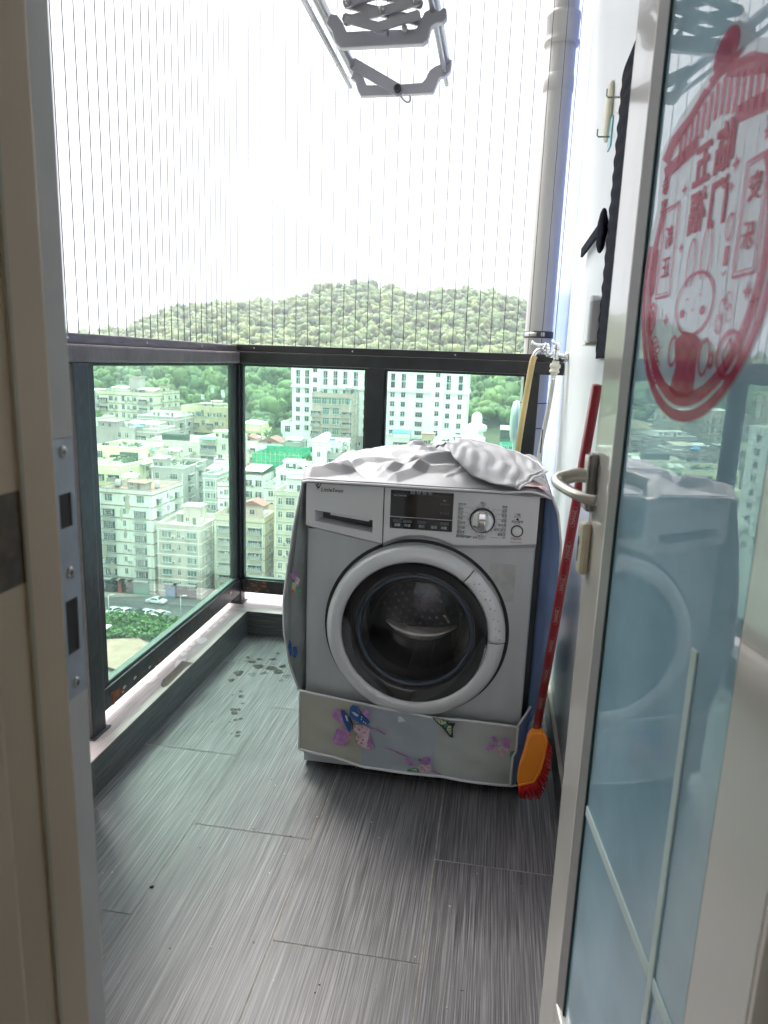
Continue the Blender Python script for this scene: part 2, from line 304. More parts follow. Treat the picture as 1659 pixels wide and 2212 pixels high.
# the flat behind the camera, its unseen back wall opened to add fill light
RW = mat('room wall', (.80,.77,.72), .7); RF = mat('room floor', (.50,.45,.38), .4)
mb = MB().box(-1.02,-.47,.36,.655,0,3.0, RW).box(.31,1.5,.36,.635,0,3.0, RW).box(-.47,.31,.36,.62,2.13,3.0, RW).box(-2.6,-2.5,-3.6,.66,0,2.8, RW).box(1.5,1.6,-3.6,.66,0,2.8, RW).box(-2.5,1.5,-3.6,-3.5,0,.5, RW).box(-2.5,1.5,-3.6,-3.5,2.6,2.8, RW).box(-2.5,-1.02,.36,.655,0,2.8, RW)
tag(mb.build('room_walls'), kind='structure')
tag(MB().box(-2.5,1.5,-3.5,-1.001,-.05,-.002, RF).build('room_floor'), kind='structure'); tag(MB().box(-2.5,1.5,-3.5,.35,2.7,2.8, CEI).build('room_ceiling'), kind='structure')
TW = mat('tower render', (.5,.5,.48), .8)
tag(MB().box(-9,-2.61,-8,1.57,-56,14, TW).box(-2.6,-1.3,.67,1.57,-56,14, TW).box(.51,9,.67,2.94,-56,14, TW).box(1.61,9,-8,.66,-56,14, TW).box(-1.24,.5,.67,3.0,3.21,14, TW).box(-1.2,.5,.67,3.0,-56,-.26, TW).build('tower_walls'), kind='structure')

# ---------------- railings ----------------
BLK = mat('black painted steel', (.022,.022,.026), .38, var=.35, scale=12, bump=.25, bscale=30, dirt=(.16,.06,.03,.70), dscale=9)
BRN = mat('brown painted steel', (.13,.105,.10), .42, var=.2, scale=10, bump=.3, bscale=25, dirt=(.28,.13,.08,.72), dscale=10)
RUST = mat('rust', (.25,.09,.035), .85, var=.4, scale=40, bump=.5)
GLS = glassmat('green tinted glass', (.775,.93,.865), .02, (.62,.92,.80), 1.5, 0, .04)
BEAD = mat('glass bead', (.10,.14,.12), .4)
t = thing('glass_railing', 'left railing with brown top rail and one long green glass panel', 'railing', (-1.105,2.3,.107)); X0, Y0, Z0 = t.location
def rbox(mb, x0,x1,y0,y1,z0,z1,m,b=.003): mb.box(x0-X0,x1-X0,y0-Y0,y1-Y0,z0-Z0,z1-Z0,m,None,b)
mb = MB(); rbox(mb,-1.140,-1.075,1.59,2.895,1.168,1.214,BRN,.006); mb.build('top_rail', t)
mb = MB(); rbox(mb,-1.135,-1.080,1.70,1.77,.1075,1.1675,BLK,.004); rbox(mb,-1.145,-1.070,1.69,1.78,.1075,.112,BLK,.002); mb.build('post', t)
mb = MB(); rbox(mb,-1.128,-1.084,1.771,2.899,.155,.222,BLK,.004); p = onX(244,1492,-1.083)
mb2 = MB(); q = [onX(*a,-1.0825) for a in ((240,1496),(262,1484),(266,1490),(252,1508),(246,1525),(241,1512))]; mb.add([tuple(a-Vector(t.location)) for a in q], [tuple(range(6))], RUST)
for i in range(26):
    yy = R.uniform(1.85,2.88); zz = R.uniform(.158,.216); s = R.uniform(.003,.011)
    mb.add([(-1.0832-X0, yy+math.cos(k)*s*R.uniform(.6,1.6)-Y0, zz+math.sin(k)*s*.6-Z0) for k in (0,1,2,3,4,5)], [(0,1,2,3,4,5)], RUST if i % 3 else MATS['skirting grout'])
mb.build('bottom_rail', t)
mb = MB(); rbox(mb,-1.108,-1.102,1.79,2.893,.226,1.165,GLS,0); GP = mb.build('glass_panel', t)
mb = MB(); RSD = glassmat('old glue residue', (.8,.82,.75), .45, (.5,.52,.42), 1.0, .5)
for px, py, s, q in ((275,1090,.022,1.6),(272,1152,.012,1.3),(225,1190,.016,1.6),(243,1225,.014,1.5),(262,1110,.012,1.8),(300,1080,.010,1)):
    p = onX(px, py, -1.1012)-Vector(t.location); n = 18
    MB().add([(p.x, p.y+math.cos(6.283*k/n)*s*R.uniform(.6,1.2), p.z+math.sin(6.283*k/n)*s*q*R.uniform(.6,1.2)) for k in range(n)], [tuple(range(n))], RSD).build('glue_residue', GP)
mb = MB(); rbox(mb,-1.118,-1.092,1.771,1.815,.2225,1.1675,BLK,.002); rbox(mb,-1.118,-1.092,2.872,2.899,.2225,1.1675,BLK,.002); rbox(mb,-1.118,-1.094,1.816,2.871,.2225,.232,BEAD,.002); rbox(mb,-1.118,-1.094,1.816,2.871,1.158,1.1675,BLK,.002); mb.build('glazing_bead', t)
t = thing('glass_railing', 'back railing of black steel with two green glass panels behind the washing machine', 'railing', (-.4,2.925,.107)); X0, Y0, Z0 = t.location
mb = MB(); rbox(mb,-1.142,.248,2.896,2.956,1.168,1.218,BLK,.006); mb.build('top_rail', t)
for a, b in ((-1.135,-1.080),(-.538,-.465),(.106,.158)):
    mb = MB(); rbox(mb,a,b,2.90,2.95,.1075,1.1675,BLK,.004); rbox(mb,a-.01,b+.01,2.89,2.96,.1075,.112,BLK,.002); mb.build('post', t)
mb = MB(); rbox(mb,-1.079,-.5385,2.904,2.946,.160,.222,BLK,.004); rbox(mb,-.4645,.1055,2.904,2.946,.160,.222,BLK,.004)
for i in range(18):
    xx = R.uniform(-1.06,-.95); zz = R.uniform(.165,.215); s = R.uniform(.003,.009)
    mb.add([(xx+math.cos(k)*s*R.uniform(.6,1.6)-X0, 2.9035-Y0, zz+math.sin(k)*s*.6-Z0) for k in (0,1,2,3,4,5)], [(0,1,2,3,4,5)], RUST)
mb.build('bottom_rail', t)
for a, b in ((-1.079,-.5385),(-.4645,.1055)):
    mb = MB(); rbox(mb,a+.001,b-.001,2.922,2.928,.226,1.165,GLS,0); g_ = mb.build('glass_panel', t)
    mb = MB(); rbox(mb,a,a+.01,2.912,2.938,.2225,1.1675,BLK,.002); rbox(mb,b-.008,b,2.912,2.938,.2225,1.1675,BLK,.002); rbox(mb,a+.0105,b-.0085,2.912,2.938,.2225,.231,BEAD,.002); rbox(mb,a+.0105,b-.0085,2.912,2.938,1.158,1.1675,BLK,.002); mb.build('glazing_bead', g_)
# cable nets
CAB = mat('nylon coated cable', (.09,.085,.095), .5)
TRK = mat('net track', (.15,.125,.13), .35, metal=.3, var=.3, scale=15, stretch=(1,1,8)); SCR = mat('screw steel', (.5,.5,.5), .3, metal=1)
tr = mat('net track black', (.03,.028,.032), .35, var=.3)
def net(label, along, c0, c1, fix, tm, n0, n1):
    t = thing('cable_net', label, 'safety net', (fix if along == 'y' else (c0+c1)/2, (c0+c1)/2 if along == 'y' else fix, 1.214)); L0 = t.location
    def seg(a, b, w, z0, z1):
        if along == 'y': return (fix-w-L0.x, fix+w-L0.x, a-L0.y, b-L0.y, z0-L0.z, z1-L0.z)
        return (a-L0.x, b-L0.x, fix-w-L0.y, fix+w-L0.y, z0-L0.z, z1-L0.z)
    zb = 1.2145 if along == 'y' else 1.2185
    for z0, z1 in ((zb, zb+.028), (2.965, 2.999)):
        mb = MB().box(*seg(c0, c1, .016, z0, z1), tm, None, .003).box(*seg(c0, c1, .018, z0+.006, z0+.010), tm).box(*seg(c0, c1, .018, z0+.018, z0+.021), tm)
        tk = mb.build('track', t)
        k = c0+.1
        while k < c1:
            c = (fix+.016-L0.x, k-L0.y, z0+.014-L0.z) if along == 'y' else (k-L0.x, fix-.016-L0.y, z0+.014-L0.z)
            MB().lathe([(0,-.002),(.0035,-.002),(.004,.002)] if along == 'x' else [(.004,-.002),(.0035,.0025),(0,.0025)], c, 'x' if along == 'y' else 'y', SCR, 10).build('screw', tk); k += .42
    k = n0; me = None
    while k < n1:
        if me is None: me = MB().tube([(0,0,0),(0,0,1.73)], .00135, CAB, 6).mesh('cable')
        o = put('cable', me, t, (0 if along == 'y' else k-L0.x, k-L0.y if along == 'y' else 0, zb+.025-L0.z))
        k += .05
net('vertical steel cables rising from the left railing to the ceiling', 'y', 1.60, 2.90, -1.108, TRK, 1.63, 2.90)
net('vertical steel cables rising from the back railing to the ceiling', 'x', -1.12, .246, 2.925, tr, -1.095, .25)
# ---------------- washing machine ----------------
SIL = mat('silver grey paint', (.58,.60,.62), .36, metal=.3, var=.05, scale=3, stretch=(6,1,.6), bump=.02)
SIL2 = mat('silver light plastic', (.76,.765,.78), .38, metal=.15, var=.03)
RNG = mat('door ring plastic', (.72,.725,.74), .33, metal=.2, var=.04)
DRK = mat('dark seam', (.02,.02,.022), .5); BLKG = mat('black gloss plastic', (.012,.012,.014), .08, var=.2, coat=.5)
SIDE = mat('dark grey side and gap', (.06,.065,.075), .35, metal=.3)  # dark grey also paints the shaded gap between machine and right cover flap
CHR = mat('chrome', (.75,.75,.76), .08, metal=1, var=.02); INK = mat('dark ink', (.03,.03,.04), .5); WINK = mat('pale ink', (.6,.65,.7), .5); DINK = mat('dim ink', (.12,.15,.2), .5); RINK = mat('reddish ink', (.4,.12,.12), .5)
WM = thing('washing_machine', 'silver front loading washing machine with round glass door standing on the balcony floor', 'washing machine', (-.505,1.87,0))
def holed(mb, x0, x1, z0, z1, y, cx, cz, r, m):
    n = 96; ci = []; ou = []
    for i in range(n):
        a = 2*math.pi*i/n; c, s = math.cos(a), math.sin(a); ci.append((cx+r*c, y, cz+r*s))
        t = min(((x1-cx)/c if c > 1e-9 else (x0-cx)/c if c < -1e-9 else 9), ((z1-cz)/s if s > 1e-9 else (z0-cz)/s if s < -1e-9 else 9)); ou.append((cx+t*c, y, cz+t*s))
    mb.add(ci+ou, [(i, n+i, n+(i+1) % n, (i+1) % n) for i in range(n)], m)
    for X, Z in ((x0,z0),(x1,z0),(x1,z1),(x0,z1)):      # fill the corners
        near = sorted(range(n), key=lambda i: (ou[i][0]-X)**2+(ou[i][2]-Z)**2)[:2]
        mb.add([ou[near[0]], (X, y, Z), ou[near[1]]], [(0,1,2)], m)
mb = MB(); holed(mb, .003, .629, .015, .732, .012, .318, .462, .17, SIL)
mb.add([(.0,.016,.012),(.0,.016,.735),(.0,.06,.735),(.0,.06,.012)], [(0,1,2,3)], SIL).add([(.632,.016,.012),(.632,.06,.012),(.632,.06,.735),(.632,.016,.735)], [(0,1,2,3)], SIL)
mb.add([(.003,.012,.015),(.003,.012,.732),(.0,.016,.735),(.0,.016,.012)], [(0,1,2,3)], SIL).add([(.629,.012,.015),(.632,.016,.012),(.632,.016,.735),(.629,.012,.732)], [(0,1,2,3)], SIL).add([(0,.016,.012),(.632,.016,.012),(.629,.012,.015),(.003,.012,.015)], [(0,1,2,3)], SIL).add([(0,.06,.012),(.632,.06,.012),(.632,.016,.012),(0,.016,.012)], [(0,1,2,3)], SIL)
mb.build('front_panel', WM)
mb = MB(); holed(mb, .008, .651, .024, .868, .064, .318, .462, .262, SIDE)
mb.box(.004,.010,.0641,.56,.02,.872,SIDE).box(.649,.655,.0641,.56,.02,.872,SIDE).box(.0101,.6489,.0641,.56,.866,.872,SIDE).box(.0101,.6489,.0641,.56,.02,.026,SIDE).box(.0101,.6489,.554,.56,.0261,.8659,SIDE); mb.build('body', WM)
mb = MB()
for x in (.06,.58):
    for y in (.07,.5): mb2 = MB().lathe([(0,0),(.02,0),(.02,.012),(.012,.02),(0,.02)], (x,y,0), 'z', DRK, 16); mb2.build('foot', WM)
mb = MB().box(.0,.632,.008,.0115,.0125,.058, SIL).box(.393,.3945,.0072,.009,.014,.057, DRK); mb.build('kick_plate', WM)
def arc(cx, cz, r, a0, a1, n): return [(cx+r*math.cos(rad(a0+(a1-a0)*i/n)), cz+r*math.sin(rad(a0+(a1-a0)*i/n))) for i in range(n+1)]
low = [(.0,.745),(.10,.727),(.216,.708)]; lowR = [(.219,.708),(.255,.726),(.285,.735),(.325,.739),(.36,.735),(.39,.727),(.413,.7185),(.46,.720),(.55,.727),(.632,.736)]
dp = MB().prism([(p[0],p[1]) for p in low]+[(.2165,.874),(.0,.874)], 'y', -.004, .05, SIL2); 
# drawer face built as frame round the finger recess
R0, R1, RZ0, RZ1 = .026, .189, .741, .783
dm = MB()
dm.add([(0,-.004,.745),(.026,-.004,.7403),(.026,-.004,.874),(0,-.004,.874)], [(0,1,2,3)], SIL2)
dm.add([(.189,-.004,.7125),(.2165,-.004,.708),(.2165,-.004,.874),(.189,-.004,.874)], [(0,1,2,3)], SIL2)
dm.add([(.026,-.004,.789),(.189,-.004,.771),(.189,-.004,.874),(.026,-.004,.874)], [(0,1,2,3)], SIL2)
dm.add([(.026,-.004,.7403),(.189,-.004,.7125),(.189,-.004,.736),(.026,-.004,.758)], [(0,1,2,3)], SIL2)
b_ = [(.026,.789),(.189,.771),(.189,.736),(.026,.758)]
bk = [(.040,.785),(.187,.769),(.185,.742),(.040,.762)]
for i in range(4):
    a, b = b_[i], b_[(i+1) % 4]; c, d = bk[(i+1) % 4], bk[i]
    dm.add([(a[0],-.004,a[1]),(b[0],-.004,b[1]),(c[0],.032,c[1]),(d[0],.032,d[1])], [(0,1,2,3)], SIL2)
dm.add([(p[0],.032,p[1]) for p in bk], [(0,1,2,3)], SIDE)
dm.prism([(.07,.783),(.178,.7715),(.178,.7675),(.07,.779)], 'y', -.006, .02, SIL2)
dm.add([(0,-.004,.874),(.2165,-.004,.874),(.2165,.05,.876),(0,.05,.876)], [(0,1,2,3)], SIL2); dm.add([(0,-.004,.745),(0,.05,.745),(0,.05,.874),(0,-.004,.874)], [(0,1,2,3)], SIL2)
dm.add([(0,-.004,.745),(.10,-.004,.727),(.2165,-.004,.708),(.2165,.012,.70),(.10,.012,.719),(0,.012,.737)], [(0,1,4,5),(1,2,3,4)], SIL)
dw = dm.build('detergent_drawer', WM)
cp = MB().prism(lowR+[(.632,.874),(.219,.874)], 'y', -.004, .05, SIL2)
lo2 = [(x, z-.012) for x, z in lowR]
cp.add([(x,-.0035,z) for x, z in lowR]+[(x,.0115,z) for x, z in lo2], [(i,i+1,i+1+len(lowR),i+len(lowR)) for i in range(len(lowR)-1)], SIL)
CPN = cp.build('control_panel', WM, bevel=.002)
MB().box(.2168,.2187,-.003,.01,.700,.873, DRK).build('seam', WM)
DS = MB().box(.2365,.4065,-.0055,.02,.754,.860, BLKG).box(.2365,.4065,-.0061,-.0055,.7858,.7872, WINK).box(.2375,.4055,-.0060,-.0055,.8505,.8509, DINK).build('display', CPN)
for x, s in ((.245,'温度'),(.273,'转速'),(.312,'预约'),(.346,'童锁'),(.373,'功能')):
    if s != '童锁': MB().box(x,x+.024,-.0068,-.0055,.7715,.7795, mat('button grey', (.10,.11,.12), .3)).build('button', DS)
    text(s, .0085, at(x+.012, -.0062, .7635), WINK, DS, 'lettering')
for x, s, e in ((.296,'预洗','Pre-wash'),(.312,'洗涤','Wash'),(.328,'漂洗','Rinse'),(.344,'脱水','Spin')):
    text(s, .0062, at(x, -.0062, .857), WINK, DS, 'lettering'); text(e, .0032, at(x, -.0062, .8533), WINK, DS, 'lettering')
text('TG80-1229EDS 智能', .0042, at(.262, -.0062, .8455), WINK, DS, 'lettering')
text('超净漂洗', .0065, at(.384, -.0062, .828), DINK, DS, 'lettering'); text('强力去污', .0065, at(.384, -.0062, .804), DINK, DS, 'lettering')
MB().box(.380,.386,-.0062,-.0055,.838,.840, WINK).build('indicator', DS)
KX, KZ = .486, .792
MB().lathe([(.0345,0),(.0345,-.004),(.0315,-.006),(.030,-.006)], (KX,-.004,KZ), 'y', BLKG, 40).build('knob_ring', CPN)
MB().lathe([(.030,-.002),(.030,-.014),(.0275,-.020),(.0262,-.021),(0,-.0205)], (KX,-.004,KZ), 'y', CHR, 40).build('knob', CPN)
MB().lathe([(.0165,0),(.0165,-.0015),(.0145,-.0022),(.0135,-.001)], (.579,-.004,.769), 'y', DRK, 28).lathe([(.013,0),(.0130,-.003),(.011,-.0045),(0,-.0048)], (.579,-.004,.769), 'y', SIL2, 28).build('start_button', CPN)
MB().lathe([(.003,0),(.0028,-.001),(0,-.001)], (.578,-.004,.801), 'y', INK, 14).build('door_lock_lamp', CPN)
LL = ['混合洗','童装','内衣','节能','浸泡洗','活性酶','筒洁净']; LE = ['Mix','Kidswear','Underwear','ECO','Soak','Active','Drum clean']
RL = ['棉麻','化纤','羊毛','丝绸','单洗涤','漂洗+脱水','单脱水']; RE = ['Cotton','Synthetic','Wool','Silk','Wash','Rinse+Spin','Spin']
tk = MB()
for i in range(7):
    z = .829-.0128*i
    text(LL[i], .0072, at(.4195, -.0044, z+.0030), INK, CPN, 'lettering', align='LEFT'); text(LE[i], .0042, at(.4195, -.0044, z-.0026), INK, CPN, 'lettering', align='LEFT')
    text(RL[i], .0072, at(.5500, -.0044, z+.0030), INK, CPN, 'lettering', align='RIGHT'); text(RE[i], .0042, at(.5500, -.0044, z-.0026), INK, CPN, 'lettering', align='RIGHT')
    d = abs(i-3)
    xe = .450 if d < 3 else .462
    tk.box(.4195, xe-.004, -.0045, -.004, z-.0054, z-.0050, INK).box(.522 if d < 3 else .510, .550, -.0045, -.004, z-.0054, z-.0050, INK)
for i in range(16):
    a = 2*math.pi*i/16; c = Vector((KX+.0365*math.cos(a), -.0045, KZ+.0365*math.sin(a))); e = Vector((math.cos(a), 0, math.sin(a)))
    tk.tube([c, c+e*.0028], .0006, INK, 5)
tk.build('dial_marks', CPN)
text('停止', .0072, at(KX, -.0044, .8385), INK, CPN, 'lettering'); text('OFF', .005, at(KX, -.0044, .8325), INK, CPN, 'lettering')
text('快洗15', .0075, at(KX+.001, -.0044, .7475), INK, CPN, 'lettering'); text('Quick 15', .0045, at(KX+.001, -.0044, .7415), INK, CPN, 'lettering')
text('inverter', .0125, at(.4175, -.0044, .7445), INK, CPN, 'lettering', align='LEFT', shear=.25, bold=.0001); text('变频', .006, at(.4635, -.0044, .7430), INK, CPN, 'lettering', align='LEFT')
text('门锁', .0072, at(.578, -.0044, .8135), INK, CPN, 'lettering'); text('Door Lock', .0042, at(.578, -.0044, .8080), INK, CPN, 'lettering')
text('启动/暂停', .0072, at(.578, -.0044, .7945), INK, CPN, 'lettering'); text('Start/Pause', .0038, at(.578, -.0044, .7895), INK, CPN, 'lettering')
text('中途添衣', .0072, at(.578, -.0044, .7475), RINK, CPN, 'lettering'); text('Hold 3 sec to Reload', .0036, at(.578, -.0044, .7385), INK, CPN, 'lettering')
# swan logo
lg = MB()
for pts in ([(.0255,.8655),(.0285,.8605),(.0325,.8575),(.0345,.8560),(.0325,.8535),(.0290,.8545),(.0262,.8585)], [(.0300,.8665),(.0350,.8640),(.0355,.8570),(.0325,.8590),(.0305,.8620)],
            [(.0465,.8665),(.0405,.8640),(.0375,.8590),(.0350,.8550),(.0290,.8515),(.0335,.8490),(.0380,.8525),(.0398,.8585),(.0425,.8625)], [(.0290,.8480),(.0415,.8480),(.0415,.8476),(.0290,.8476)]):
    lg.add([(x,-.0045,z) for x, z in pts], [tuple(range(len(pts)))], INK)
lg.build('emblem', dw); text('LittleSwan', .0150, at(.0415, -.0044, .8475), INK, dw, 'lettering', align='LEFT', shear=.2, bold=.00015)
# door
C = (.318, 0, .462)
dr = MB().lathe([(.246,.012),(.2495,.002),(.2495,-.016),(.246,-.024),(.236,-.031),(.222,-.034),(.211,-.033),(.2065,-.030),(.2045,-.024),(.204,.01)], C, 'y', RNG, 120)
DOOR = dr.build('door', WM)
MB().lathe([(.252,.0115),(.257,.0105),(.262,.0112)], C, 'y', DRK, 96).build('seam', DOOR)
MB().lathe([(.2042,-.026),(.198,-.020),(.182,-.010),(.170,-.006),(.166,-.008)], C, 'y', BLKG, 96).build('bezel', DOOR)
MB().lathe([(.1659,-.008),(.163,-.0125),(.158,-.013),(.154,-.009),(.152,.0)], C, 'y', mat('blue grey rim', (.055,.07,.10), .12, metal=.3, coat=.5), 96).build('inner_rim', DOOR)
BOWL = glassmat('bowl glass', (.90,.90,.92), .0, (.10,.10,.11), 1.5, .0)
MB().lathe([(.152,.0),(.146,.02),(.138,.06),(.128,.095),(.110,.120),(.080,.138),(.040,.147),(0,.149)], C, 'y', BOWL, 80).build('glass_bowl', DOOR)
MB().lathe([(.155,-.006),(.135,-.014),(.105,-.020),(.06,-.0235),(0,-.025)], C, 'y', glassmat('clear door glass', (.86,.86,.88), .0, (.08,.08,.09), 1.45, .0), 80).build('front_glass', DOOR)
hd = MB(); n = 24; prof = [(.2505,-.010),(.2500,-.020),(.247,-.027),(.237,-.0345),(.223,-.0375),(.2115,-.0365),(.2075,-.030)]
hd.lathe(prof, C, 'y', SIL2, n, None, -.5, 51)
H1 = hd.build('door_handle', DOOR, solid=.002)
dm = MB()
for a in (44,38,31,23.5,16,9,3): 
    for rr2, da in ((.226,1.4),(.2355,-.6)):
        x = C[0]+rr2*math.cos(rad(a+da)); z = C[2]+rr2*math.sin(rad(a+da))
        yy = -.0382 if rr2 < .23 else -.0362
        dm.lathe([(.0022,0),(.0018,-.0012),(0,-.0016)], (x,yy,z), 'y', CHR, 8)
dm.build('grip_dots', H1)
for a in (51.6,-1.1):
    c0 = Vector((C[0]+.2075*math.cos(rad(a)), -.034, C[2]+.2075*math.sin(rad(a)))); c1 = Vector((C[0]+.2495*math.cos(rad(a)), -.022, C[2]+.2495*math.sin(rad(a))))
    MB().tube([c0, (c0+c1)/2+Vector((0,-.0065,0)), c1], .0012, DRK, 6).build('seam', H1)
STL = mat('drum steel', (.10,.10,.11), .3, metal=1, var=.1, scale=8); RUB = mat('grey rubber gasket', (.06,.06,.065), .5)
MB().lathe([(.154,.006),(.166,.02),(.170,.05),(.160,.075),(.155,.09),(.165,.10)], C, 'y', RUB, 80).build('gasket', WM)
dmb = MB().lathe([(.162,.10),(.24,.11),(.24,.46),(0,.48)], C, 'y', STL, 80)
DR = dmb.build('drum', WM)
hm = MB()
for ring, nn in ((.03,8),(.055,14),(.08,20),(.105,26),(.13,32),(.155,38),(.18,44)):
    for i in range(nn):
        a = 2*math.pi*(i+ring*9)/nn; hm.lathe([(.0048,0),(0,0)], (C[0]+ring*math.cos(a), .4585-.02*(ring > .2), C[2]+ring*math.sin(a)), 'y', DRK, 8)
hm.build('drum_holes', DR)
def lip_highlight(u, v):
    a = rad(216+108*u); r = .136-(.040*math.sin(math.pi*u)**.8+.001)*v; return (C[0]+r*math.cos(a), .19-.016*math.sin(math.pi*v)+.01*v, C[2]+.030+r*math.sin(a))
MB().grid(lip_highlight, 40, 8, mat('drum highlight metal', (.95,.86,.72), .3, metal=.6)).build('drum_lip_highlight', DR)  # highlight along the drum rim, put into a pale tapered crescent
lf = MB()
for a0 in (-90, 30, 150):
    T = Matrix.Translation(C) @ Matrix.Rotation(rad(-a0), 4, 'Y')
    lf.box(.17,.235,.13,.44,-.03,.03, STL, T, .015)
lf.build('drum_paddle', DR)
# worn sticker patch on the front
MB().box(.515,.585,.0112,.0118,.565,.672, mat('sticker residue', (.53,.54,.53), .45, metal=.25, var=.15, scale=30)).build('sticker_residue', WM)
# ---------------- cover ----------------
CLO = mat('silver cover cloth', (.31,.308,.32), .5, var=.06, scale=3, bump=.25, bscale=420)
CLO.node_tree.nodes['Principled BSDF'].inputs['Metallic'].default_value = .25
PIP = mat('white piping', (.72,.71,.74), .6)
SAND = mat('print sand', (.47,.47,.40), .45, var=.14, scale=4); GBL = mat('print blue grey', (.40,.45,.50), .45, var=.15, scale=4); BL2 = mat('print blue', (.22,.32,.56), .45, var=.2, scale=4)
PUR = mat('print mauve', (.48,.24,.52), .5, var=.35, scale=60); PNK = mat('print pale pink', (.66,.52,.60), .5, var=.25, scale=80); PBL = mat('print butterfly blue', (.03,.11,.36), .5, var=.3, scale=50)
PWH = mat('print white', (.62,.70,.74), .5); PGR = mat('print green', (.10,.26,.16), .5, var=.4, scale=40); PYG = mat('print yellow green', (.50,.60,.36), .5, var=.2); POR = mat('print orange', (.62,.22,.16), .5); PBK = mat('print black', (.03,.04,.04), .5)
CV = thing('washing_machine_cover', 'silver cloth cover folded over the washing machine with a flower printed front flap', 'appliance cover', (-.505,1.87,0))
o0 = Vector((-.505,1.87,0))
def lerpt(tab, x):
    for (a, va), (b, vb) in zip(tab, tab[1:]):
        if x <= b: t = max(0, (x-a)/(b-a)); return va+(vb-va)*t
    return tab[-1][1]
CR = [(0,.008),(.04,.024),(.09,.044),(.16,.062),(.24,.066),(.30,.068),(.36,.082),(.40,.090),(.45,.082),(.52,.068),(.58,.054),(.63,.038),(.66,.020)]
def fold(x, y, x0, y0, x1, y1, wdt, h):         # a sharp crease line
    dx, dy = x1-x0, y1-y0; l2 = dx*dx+dy*dy; t = max(0, min(1, ((x-x0)*dx+(y-y0)*dy)/l2))
    d = math.hypot(x-x0-t*dx, y-y0-t*dy); return h*max(0, 1-d/wdt)
RC = random.Random(11); CRS = []
for i in range(42):
    x0, y0 = RC.uniform(0,.62), RC.uniform(.02,.5); an = RC.gauss(.15,.55); ll = RC.uniform(.08,.26)
    CRS.append((x0, y0, x0+math.cos(an)*ll, y0+math.sin(an)*ll, RC.uniform(.010,.032), RC.choice([1,1,-1])*RC.uniform(.004,.012)))
def topf(u, v):
    x = -.012+u*.672; y = -.012+v*.56
    s = min(1, max(0, (y+.005)/.26))**.85; e = min(1, (1-v)/.22)
    z = .877+.76*lerpt(CR, x)*s*(.35+.65*e)
    z += fold(x,y,.085,.13,.20,.0,.05,-.032)+fold(x,y,-.01,.02,.10,.075,.035,.030)+fold(x,y,.10,.075,.19,.01,.03,.022)+fold(x,y,.20,.10,.46,.085,.022,.020)+fold(x,y,.10,.17,.46,.135,.018,.016)
    z += fold(x,y,.45,.05,.60,.02,.05,.018)+fold(x,y,.21,.0,.30,.095,.03,.018)+fold(x,y,.20,.22,.28,.34,.05,.016)+fold(x,y,.33,.2,.36,.36,.04,-.018)
    for c in CRS: z += fold(x, y, *c)*min(1, max(0, y/.08))
    z += .004*noise.noise(Vector((x*9, y*9, 1.3)))
    z = max(z, .8785)
    ed = min(x+.012, .66-x)
    if ed < .02: z -= (.02-ed)*.4
    yy = y + .012*noise.noise(Vector((x*5, 0, 7)))*(1-s)
    return (x, yy, z)
mb = MB().grid(topf, 230, 170, CLO)
mb.grid(lambda u, v: (-.012+u*.672, topf(u, 0)[1]-.001+.004*v, lerpt([(0,.868),(1,.868)], u)+(topf(u, 0)[2]-.868)*v), 90, 3, CLO)
TC = mb.build('top_cloth', CV)
MB().tube([(topf(u/40, 0)[0], topf(u/40, 0)[1]-.003, topf(u/40, 0)[2]-.006) for u in range(41)], .0032, PIP, 8).tube([(topf(u/40, 0)[0], topf(u/40, 0)[1]-.002, .869) for u in range(41)], .0028, CLO, 8).build('piping', TC)
# folded back flap lying over the right half
def flapf(u, v):
    pL = [Vector((.335,.20,.975)),Vector((.37,.13,.990)),Vector((.40,.05,.962)),Vector((.45,.015,.925)),Vector((.52,-.008,.902)),Vector((.575,-.012,.892))]
    pR = [Vector((.40,.30,.990)),Vector((.44,.26,.995)),Vector((.50,.22,.985)),Vector((.58,.17,.965)),Vector((.625,.12,.950)),Vector((.650,.06,.936))]
    k = u*5; i = min(4, int(k)); t = k-i; a = pL[i].lerp(pL[i+1], t); b = pR[i].lerp(pR[i+1], t); p = a.lerp(b, v)
    p.z += math.sin(v*math.pi)*.003-.012-.008*(1-u)+.008*noise.noise(Vector((u*4, v*4, 2)))+ .014*abs(noise.noise(Vector((u*8+v*3, v*3, 9))))
    return p
mb = MB().grid(flapf, 40, 24, CLO); FL = mb.build('folded_flap', CV, solid=.003)
MB().tube([flapf(1, v/20)+Vector((0,-.002,.002)) for v in range(21)], .0032, PIP, 8).tube([flapf(1, v/20)+Vector((-.010,.006,.006)) for v in range(21)], .0022, PIP, 8).tube([flapf(u/20, 0)+Vector((0,0,.001)) for u in range(21)], .0022, CLO, 8).tube([flapf(u/20, 1)+Vector((0,0,.001)) for u in range(21)], .003, PIP, 8).build('piping', FL)
mb = MB().grid(lambda u, v: (.555+.095*u, -.008+.05*v, .884+.022*math.sin(math.pi*u)*(.4+.6*v)+.006*noise.noise(Vector((u*5, v*3, 3)))), 20, 8, mat('print coral dots', (.70,.45,.45), .5, var=.6, scale=55)); mb.build('printed_lining', CV)
